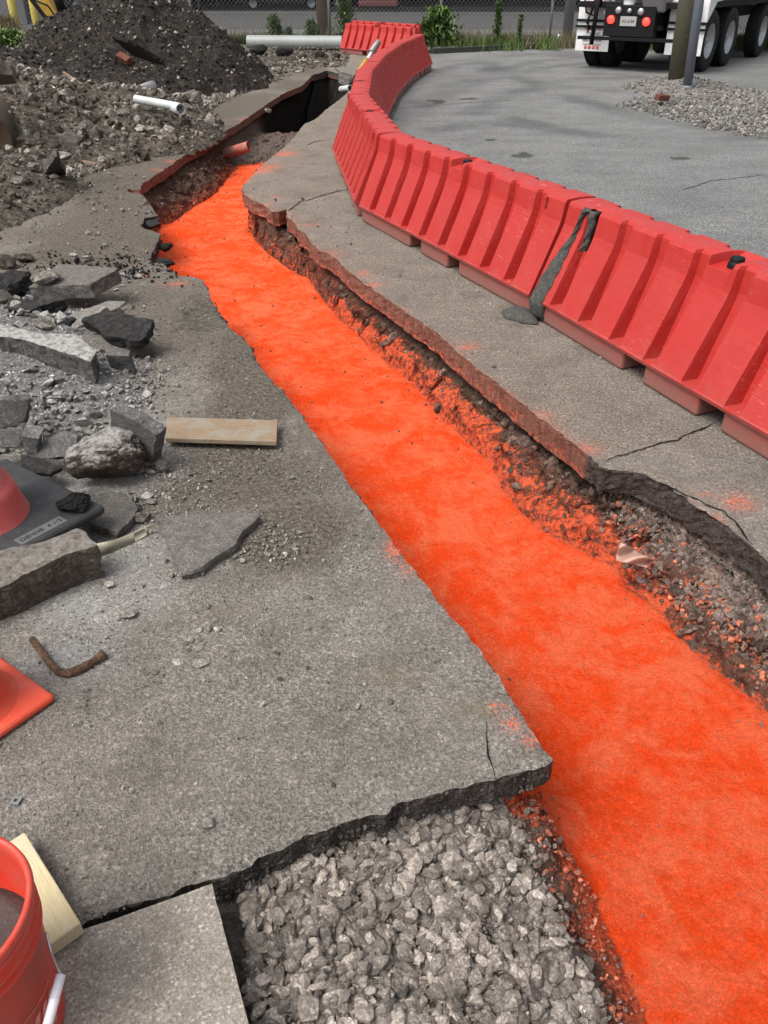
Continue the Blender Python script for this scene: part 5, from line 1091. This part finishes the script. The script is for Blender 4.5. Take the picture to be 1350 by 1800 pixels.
# ================================================================ TRUCK
TF_, TR_ = Vector((.574, .819, 0)), Vector((.819, -.574, 0)); w1 = Vector(G(1238, 126)); TO = w1 - TR_ * 1.20
TY = math.atan2(TR_.y, TR_.x)
tr = empty('mixer_truck', TO, TY, 'white concrete truck parked with its brake lights lit', 'truck')
def tb(name, c, d, mat, bev=.01, rot=None, par=None): return MB().box((0, 0, 0), d, rot).build(name, mat, par or tr, bev, 2, loc=c)
def wheel(x, y, side, w_=.29, par=tr):
    wh = bpy.data.objects.new('wheel', None); COL.objects.link(wh); wh.parent = par; wh.location = (x, y, .52); s = side
    ty = MB(); ty.lathe([(.29, -.13), (.36, -.145), (.49, -.142), (.515, -.12), (.522, 0), (.515, .12), (.49, .142), (.36, .145), (.29, .13)], (0, 0, 0), 64, 'x')
    tm_ = ty
    for k in range(54):
        a = 2 * math.pi * k / 54
        tm_.box((0, .519 * math.cos(a), .519 * math.sin(a)), (.23, .034, .014), Matrix.Rotation(a - math.pi / 2, 3, 'X'))
    ty.build('tyre', M['tyre'], wh)
    MB().lathe([(.0, s * .02), (.10, s * .03), (.12, s * .02), (.20, -s * .01), (.225, s * .01), (.262, s * .10), (.290, s * .128), (.298, s * .134), (.300, s * .12), (.295, -s * .13)], (0, 0, 0), 48, 'x').build('rim', M['alum'], wh)
    hb = MB().lathe([(0, s * .085), (.055, s * .08), (.07, s * .06), (.07, 0)], (0, 0, 0), 24, 'x')
    for k in range(10): a = 2 * math.pi * k / 10; hb.lathe([(0, s * .045), (.012, s * .045), (.012, s * .01)], (0, .165 * math.cos(a), .165 * math.sin(a)), 8, 'x')
    hb.build('hub', M['galv'], wh); return wh
for y in (0, 1.36, 4.0):
    wheel(1.06, y, 1); wheel(-1.06, y, -1)
    if y < 2: wheel(.73, y, 1); wheel(-.73, y, -1)
for y in (0, 1.36): tb('axle', (0, y, .52), (1.9, .14, .14), M['black'])
for x in (-.42, .42): tb('frame_rail', (x, 4.0, .92), (.09, 9.6, .28), M['black'])
tb('rear_crossbox', (-.08, -.95, .86), (1.00, .22, .52), M['black'])
tb('bumper_bar', (-.05, -1.02, .56), (2.1, .06, .06), M['black'], .005)
lt = MB().lathe([(0, -.02), (.062, -.02), (.070, 0), (.070, .02)], (0, 0, 0), 24, 'y')
for x, z, m_, r_ in ((-.44, .88, 'lamp', 1.0), (.26, .86, 'lamp', 1.0), (-.31, 1.035, 'alum', .85), (.13, 1.02, 'alum', .85), (-.09, 1.03, 'alum', .6)):
    MB().lathe([(0, -.02), (.062 * r_, -.02), (.070 * r_, 0), (.070 * r_, .02)], (0, 0, 0), 24, 'y').build('tail_light' if m_ == 'lamp' else 'reverse_light', M[m_], tr, loc=(x, -1.08, z))
tb('licence_plate', (-.09, -1.075, .86), (.32, .01, .16), m_plain('worn_plate', (.32, .32, .30), .5, .4, var=.4, scale=40, bump=.001), .003)
text_mesh('AG 6184', .065, .001, M['black'], parent=tr, loc=(-.09, -1.082, .837), rot=(math.pi / 2, 0, 0))
for s in (-1, 1):
    x = s * .92
    tb('fender', (x, -.68, 1.03), (.72, .05, .36), M['white'], .02)
    tb('fender', (x, -.62, 1.35), (.72, .22, .28), M['white'], .03, Matrix.Rotation(.5, 3, 'X'))
    tb('flap_bracket', (x, -.72, .84), (.74, .05, .04), M['black'], .004)
    fl = tb('mud_flap', (x, -.70, .58), (.70, .015, .54), M['white'], .003)
    tb('flap_bracket', (x, -.74, .74), (.74, .04, .04), M['black'], .004)
    MB().lathe([(0, -.02), (.055, -.02), (.062, 0), (.062, .02)], (0, 0, 0), 24, 'y').build('marker_light', M['lamp'], tr, loc=(x + s * .02, -.80, 1.28 if s < 0 else 1.22))
    if s < 0:
        for k, (tx, sz_) in enumerate([('Pittsburgh', .075), ('412-837-9020', .075), ('888-824-9090', .075), ('ConcreteTruck.com', .048)]):
            text_mesh(tx, sz_, .001, M['black'], parent=tr, loc=(x, -.7115, .60 - k * .062), rot=(math.pi / 2, 0, 0))
        text_mesh('READY MIX', .07, .001, M['redprint'], parent=tr, loc=(x, -.7115, .67), rot=(math.pi / 2, 0, 0))
        for k, gl in enumerate('fioo'):
            MB().lathe([(0, -.003), (.032, -.003), (.032, 0)], (0, 0, 0), 20, 'y').build('round_emblem', M['redprint'], tr, loc=(x - .13 + k * .085, -.7105, .375)); text_mesh(gl, .055, .001, M['white'], parent=tr, loc=(x - .13 + k * .085, -.716, .358), rot=(math.pi / 2, 0, 0))
side_b = MB().add([(1.24, -.62, 1.16), (1.24, -.30, 1.16), (1.24, .35, 1.20), (1.24, 5.4, 1.22), (1.24, 5.4, 1.62), (1.24, -.62, 1.62), (1.18, -.62, 1.16), (1.18, -.30, 1.16), (1.18, .35, 1.20), (1.18, 5.4, 1.22), (1.18, 5.4, 1.62), (1.18, -.62, 1.62)], [(0, 1, 2, 3, 4, 5), (11, 10, 9, 8, 7, 6)] + [(i, i + 6, (i + 1) % 6 + 6, (i + 1) % 6) for i in range(6)]); side_b.build('side_panel', M['white'], tr, .006)
sk = MB().add([(1.24, -.70, .86), (1.24, -.52, .86), (1.24, -.12, 1.165), (1.24, -.70, 1.165), (1.2, -.70, .86), (1.2, -.52, .86), (1.2, -.12, 1.165), (1.2, -.70, 1.165)], [(0, 1, 2, 3), (7, 6, 5, 4)] + [(i, i + 4, (i + 1) % 4 + 4, (i + 1) % 4) for i in range(4)]); sk.build('side_skirt', M['white'], tr, .006)
tb('side_panel', (-1.21, 2.4, 1.40), (.06, 6.0, .40), M['white'])
rv = MB()
for k in range(22): rv.lathe([(0, .012), (.01, .01), (.013, 0)], (1.241, -.45 + k * .27, 1.27), 8, 'x')
rv.build('rivets', M['galv'], tr)
tb('fuel_tank', (.95, 5.9, .62), (.55, 1.1, .55), M['galv'], .12); tb('step', (1.0, 7.0, .55), (.5, .6, .35), M['black'], .02); wheel(1.06, 8.1, 1); wheel(-1.06, 8.1, -1)
tb('cab', (0, 8.4, 2.05), (2.3, 2.2, 2.2), M['white'], .12); tb('floor_deck', (0, 3.2, 1.12), (2.3, 8.4, .10), M['black'])
MB().lathe([(0, -.9), (.42, -.9), (.55, -.3), (1.15, 1.6), (1.2, 3.2), (1.1, 5.4), (.5, 6.3), (0, 6.3)], (0, 0, 0), 48, 'y').build('drum', M['white'], tr, loc=(0, .4, 2.5), rot=(-.1, 0, 0))
MB().lathe([(.0, 0), (.115, 0), (.118, .02), (.122, .11), (.127, .112), (.127, .12), (.124, .125), (.13, .21), (.136, .213), (.136, .225), (.0, .225)], (0, 0, 0), 32).build('pail', M['whiteplastic'], tr, loc=(-.15, -.95, 1.12))
tb('chute', (.35, -.85, 1.25), (.45, .5, .35), M['galv'], .05, Matrix.Rotation(.4, 3, 'X')); tb('chute_post', (-.62, -.9, 1.4), (.10, .10, .9), m_plain('tan_metal', (.26, .24, .21), .6, .4), .01)
hs_ = MB()
for pp in ([(-1.15, -.80, 1.5), (-1.12, -.86, 1.25), (-1.05, -.86, .98), (-.85, -.88, .92), (-.72, -.95, 1.2), (-.70, -.95, 1.6)], [(-.80, -.95, 1.6), (-.84, -1.0, 1.2), (-.92, -1.02, .86), (-.90, -1.0, .66)], [(-.72, -1.0, 1.6), (-.78, -1.05, 1.0), (-.80, -1.05, .55)], [(-.66, -1.0, 1.6), (-.74, -1.08, 1.0), (-.76, -1.06, .5)], [(-.9, -.9, .7), (-.98, -.95, .82), (-.88, -1.0, 1.0), (-.75, -1.0, 1.3)]): hs_.tube(pp, .018, 8)
hs_.tube([(-.79, -1.04, .45), (-.74, -1.04, 1.6)], .045, 8)
hs_.build('hose', M['black'], tr)

# ================================================================ FENCE AND BACKGROUND
FY = 24.35
fe = empty('chain_link_fence', (0, FY, 0), 0, 'galvanised chain link fence running across behind the site', 'fence')
for px in (-260, 112, 346, 581, 772, 961, 1160, 1390): X0 = G(px, 83)[0]; MB().tube([(X0, .0, -.05), (X0, .0, 2.0)], .034, 12).build('post', M['galv'], fe)
x0, x1 = -16.0, 17.0; wm = MB(); sp_ = .105; hgt = 1.9; wr = .0032
nx = int((x1 - x0 + hgt) / sp_)
for s in (-1, 1):
    for k in range(nx):
        a = x0 - (hgt if s > 0 else 0) + k * sp_; p, q = Vector((a, .045 * 0 + .04 * s * .1 - .04, .03)), Vector((a + s * hgt, .04 * s * .1 - .04, .03 + hgt)); wm.tube([p, q], wr, 3, caps=False, smooth=False)
wm.build('wire_mesh', m_plain('galvanised_wire', (.16, .165, .165), .5, .5, bump=0), fe)
MB().tube([(x0, 0, 1.96), (x1, 0, 1.96)], .022, 8).build('top_rail', M['galv'], fe)
# wooden post and second posts behind the fence
q = G(576, 74); tag(MB().tube([(0, 0, 0), (0, 0, 8)], [.19, .15], 20).build('wooden_pole', M['postwood'], loc=(q[0], 25.1, -.05)), 'brown wooden pole right behind the fence', 'pole')
q = G(986, 76); tag(MB().tube([(0, 0, 0), (0, 0, 6)], .13, 20).build('steel_pole', M['galv'], loc=(q[0] + .02, 25.4, -.05)), 'thick grey steel pole behind the fence near the truck', 'pole')
# building: dark open ground floor with columns
bd = empty('parking_building', (0, 44, 0), 0, 'dark building with an open ground floor of grey columns across the road', 'building')
def bb(name, c, d, mat, bev=0): return MB().box((0, 0, 0), d).build(name, mat, bd, bev, loc=c)
bb('rear_wall', (0, 9, 2.4), (110, .3, 5.4), M['bwall']); bb('soffit', (0, 4.5, 3.1), (110, 9.6, .4), M['bwall']); bb('upper_wall', (0, .15, 6.2), (110, .4, 5.8), M['bcol']); bb('floor_slab', (0, 4.6, .02), (110, 9.6, .16), M['walk'])
for X0, w_ in ((-24.6, 1.4), (-22.2, 1.0), (-20.4, 1.2), (-13.2, .5), (-1.9, .6), (9.5, .6), (21, .8), (33, .8)): bb('column', (X0, .6, 1.5), (w_, .8, 3.1), M['bcol'], .02)
bb('column', (-14.25, -7.0, 1.6), (1.15, .5, 3.3), M['bcol'], .02); bb('column', (-13.1, -6.8, 1.6), (.35, .5, 3.3), M['bcol'], .02); bb('low_wall', (6, .3, .12), (17, .3, .34), M['bwall'])
for k, px in enumerate((28, 62)):
    q = G(px + (3 if k else 0), 42); tag(MB().tube([(0, 0, -.1), (0, 0, 1.1)], .15, 20).build('bollard', M['bollard'], loc=(q[0], q[1] + .0, 0), bevel=.02), ['yellow bollard nearest the left photo edge', 'yellow bollard right of the other one, beside the digger arm'][k], 'bollard', 'yellow bollards in front of the building')
def car(px, py, yaw, mat, label, L=4.6, H=1.5):
    q = G(px, py); t = empty('parked_car', (q[0], q[1], 0), yaw, label, 'car'); W_ = .9
    prof = [(-L / 2, .32), (-L / 2, .72), (-L / 2 + .25, .92), (-L / 2 + .75, 1.0), (-L / 2 + 1.35, H), (L / 2 - 1.9, H), (L / 2 - 1.2, 1.0), (L / 2 - .2, .82), (L / 2, .6), (L / 2, .3)]
    n = len(prof); V = [(x, -W_ * (1 if z < 1.05 else .8), z) for x, z in prof] + [(x, W_ * (1 if z < 1.05 else .8), z) for x, z in prof]
    MB().add(V, [tuple(range(n)), tuple(range(2 * n - 1, n - 1, -1))] + [(i, i + n, (i + 1) % n + n, (i + 1) % n) for i in range(n)]).build('body', mat, t, .05, 3)
    for sy in (-1, 1):
        MB().box((0, 0, 0), (1.9, .01, .36)).build('side_window', M['dark'], t, loc=(-.1, sy * .80, 1.22))
        for x in (-L / 2 + .85, L / 2 - .85):
            wh = bpy.data.objects.new('wheel', None); COL.objects.link(wh); wh.parent = t; wh.location = (x, sy * .84, .33); MB().lathe([(.2, -.1), (.32, -.1), (.335, 0), (.32, .1), (.2, .1)], (0, 0, 0), 32, 'y').build('tyre', M['tyre'], wh); MB().lathe([(0, sy * .06), (.19, sy * .09), (.21, sy * .1), (.21, 0)], (0, 0, 0), 24, 'y').build('rim', M['alum'], wh)
    for y in (-.6, .6): MB().box((0, 0, 0), (.04, .34, .12)).build('headlight', M['alum'], t, .01, loc=(L / 2 - .02, y, .68))
    MB().box((0, 0, 0), (.05, 1.7, .2)).build('bumper', mat, t, .03, loc=(-L / 2 - .01, 0, .42)); return t
car(200, 22, R(4), M['carb'], 'dark car parked across the road behind the tall dirt pile'); car(335, 20, R(82), M['carb'], 'dark car with a chrome trim, parked nose in under the building'); car(500, 18, R(0), M['car2'] if False else M['carb'], 'dark low car parked left of the wooden pole'); car(668, 22, R(88), M['car2'], 'dark maroon car parked right of the wooden pole')
# digger arm
ar = empty('excavator_arm', G(128, 62), 0, 'yellow and black digger arm reaching down behind the dirt pile', 'excavator'); L0 = Vector(ar.location)
a_, b_, YA = Vector(HZ(118, 58, 19.5)), Vector(HZ(40, -50, 19.5)), 19.5
u = (b_ - a_).normalized(); nn = Vector((u.z, 0, -u.x)); MB().add([p + Vector((0, s * .14, 0)) - L0 for s in (-1, 1) for p in (a_ - nn * .10, a_ + nn * .10, b_ + nn * .17, b_ - nn * .17)], [(0, 1, 2, 3), (7, 6, 5, 4), (0, 4, 5, 1), (1, 5, 6, 2), (2, 6, 7, 3), (3, 7, 4, 0)]).build('dipper', M['yellow'], ar, .02)
MB().add([p + Vector((0, s * .145, 0)) - L0 for s in (-1, 1) for p in (a_ - nn * .16, a_ - nn * .08, b_ - nn * .12, b_ - nn * .22)], [(0, 1, 2, 3), (7, 6, 5, 4), (0, 4, 5, 1), (1, 5, 6, 2), (2, 6, 7, 3), (3, 7, 4, 0)]).build('lower_plate', M['black'], ar, .01)
MB().tube([Vector(HZ(112, 27, 19.3)) - L0, Vector(HZ(92, -30, 19.3)) - L0], .09, 14).build('hydraulic_cylinder', M['black'], ar); MB().tube([Vector(HZ(133, 54, 19.3)) - L0, Vector(HZ(112, 27, 19.3)) - L0], .035, 12).build('piston_rod', M['alum'], ar)
MB().box((0, 0, 0), (.5, .5, .35), Matrix.Rotation(.5, 3, 'Y')).build('bucket', M['black'], ar, .04, loc=Vector(HZ(127, 64, 19.5)) - L0)
MB().tube([Vector(HZ(60, 0, 19.2)) - L0, Vector(HZ(84, 10, 19.2)) - L0, Vector(HZ(98, 30, 19.2)) - L0, Vector(HZ(88, 58, 19.2)) - L0], .018, 8).build('hose', M['black'], ar)
stick('hose', HZ(66, 66, 17.5), HZ(37, 88, 16.8), .02, M['black'], 'black hose end looping over the low dirt bank', 'hose', 6, HZ(48, 72, 17.2))

# ---- plants
def leaves(name, base, n, rad, h, ls, mat, label, cat, upright=.3, kind=None, group=None, narrow=.3, seed=1):
    r = np.random.default_rng(seed); base = np.array(base); V = []; F = []; rn = []
    c = np.column_stack([r.normal(0, .45, n) * rad, r.normal(0, .45, n) * rad, r.random(n) ** .8 * h]); c[:, :2] *= (1 - .6 * c[:, 2:3] / h)
    for i in range(n):
        a = r.uniform(0, 6.28); el = r.uniform(-.2, .9) + upright; d = np.array([math.cos(a) * math.cos(el), math.sin(a) * math.cos(el), math.sin(el)]); s = np.array([-math.sin(a), math.cos(a), 0]) * ls * narrow; L = ls * r.uniform(.6, 1.3)
        k = len(V); p = c[i]; V += [p - s * .3, p + s * .3, p + d * L * .5 + s * .5, p + d * L, p + d * L * .5 - s * .5]; F += [(k, k + 1, k + 2), (k, k + 2, k + 4), (k + 4, k + 2, k + 3)]; rn += [r.random()] * 5
    o = link(name, raw_mesh(name, np.array(V), np.array(F), mat, {'rnd': rn}), None, base); return tag(o, label, cat, group, kind)
def bush(name, px, py, Y, n, rad, h, ls, label, cat='plant', mat='leaf', upright=.3, narrow=.35, seed=1, stem=True):
    X0 = (px - 675) / FPX * (Y * CP + CH * SP); t = empty(name, (X0, Y, 0), 0, label, cat)
    o = leaves('foliage', (0, 0, .02), n, rad, h, ls, M[mat], None, None, upright, narrow=narrow, seed=seed); o.parent = t
    if stem:
        s_ = MB(); r = random.Random(seed)
        for _ in range(5): a = r.uniform(0, 6.28); s_.tube([(0, 0, -.03), (math.cos(a) * rad * .2, math.sin(a) * rad * .2, h * .5), (math.cos(a) * rad * .35, math.sin(a) * rad * .35, h * .9)], [.012, .008, .004], 5)
        s_.build('stem', M['leafd'], t)
bush('bush', 20, 92, 22.4, 2200, .62, .46, .085, 'broad leaved green bush at the far left edge', 'bush', seed=2, narrow=.6)
bush('tall_grass', 22, 80, 23.2, 1100, .55, .62, .22, 'tuft of dry brown grass behind the green bush', 'grass tuft', 'leafd', 1.0, .05, 3)
bush('weed', 607, 78, 24.5, 1300, .30, 1.55, .13, 'tall leafy weed left of the detached barriers', 'weed', seed=4)
bush('weed', 548, 78, 24.5, 500, .30, .55, .12, 'bushy weed left of the wooden pole', 'weed', seed=5); bush('weed', 485, 78, 24.5, 500, .35, .65, .13, 'sparse weed behind the grey pipe', 'weed', seed=6); bush('weed', 510, 78, 24.5, 300, .22, .40, .10, 'small weed behind the middle of the grey pipe', 'weed', seed=7)
bush('weed', 770, 80, 23.9, 1900, .62, .85, .13, 'large bushy weed at the fence post right of the barriers', 'weed', seed=8); bush('weed', 873, 78, 24.0, 500, .16, 1.0, .10, 'thin tall weed standing alone against the fence', 'weed', seed=9); bush('weed', 912, 78, 24.0, 260, .12, .7, .09, 'thin short weed right of the tall one', 'weed', seed=10)
bush('weed', 745, 80, 23.8, 900, .4, .55, .11, 'low weed just right of the last far barrier', 'weed', seed=11)
def strip(name, x0, x1, yc, yw, n, h, mat, label, seed):
    r = np.random.default_rng(seed); X = r.uniform(x0, x1, n); keep = (fbm(v3(X, X * 0), .9, 3, seed) > -.25); X = X[keep]; n = len(X); Y = r.normal(yc, yw, n); Y = np.where(X < -.7, np.maximum(Y, 24.35), Y); a = r.uniform(0, 6.28, n); L = h * r.uniform(.3, 1.2, n); w_ = .012
    ln = r.normal(0, .35, (n, 2)) * L[:, None]; p0 = np.column_stack([X - w_ * np.cos(a), Y - w_ * np.sin(a), np.full(n, .02)]); p1 = np.column_stack([X + w_ * np.cos(a), Y + w_ * np.sin(a), np.full(n, .02)]); p2 = np.column_stack([X + ln[:, 0], Y + ln[:, 1], L])
    V = np.stack([p0, p1, p2], 1).reshape(-1, 3); o = link(name, raw_mesh(name, V, np.arange(3 * n).reshape(-1, 3), mat, {'rnd': np.repeat(r.random(n), 3)})); tag(o, label, 'grass', None, 'stuff')
strip('grass', -14, 17, 24.25, .42, 42000, .30, M['leaf'], 'green grass growing along the fence', 1); strip('grass', -14, 17, 24.6, .5, 14000, .45, M['leafd'], 'dry grass growing along the fence', 2)
n = 5000; X = rng.uniform(-3, 14, n); Y = rng.normal(23.75, .28, n); kk = Y > np.interp(X, KX, KY) + .1; sz = rng.uniform(.02, .07, n); scatter('verge_gravel', np.column_stack([X, Y, np.full(n, .07)])[kk], sz[kk], M['rub_rock'], 'pale gravel along the kerb below the fence', 'gravel')
n = 2500; X = rng.uniform(-4.5, -.8, n); Y = rng.uniform(19.0, 24.0, n); sz = np.clip(rng.lognormal(math.log(.05), .5, n), .02, .2); scatter('verge_gravel', np.column_stack([X, Y, np.full(n, .01)]), sz, M['rubble'], 'loose stones on the soil in front of the grey pipe', 'gravel')
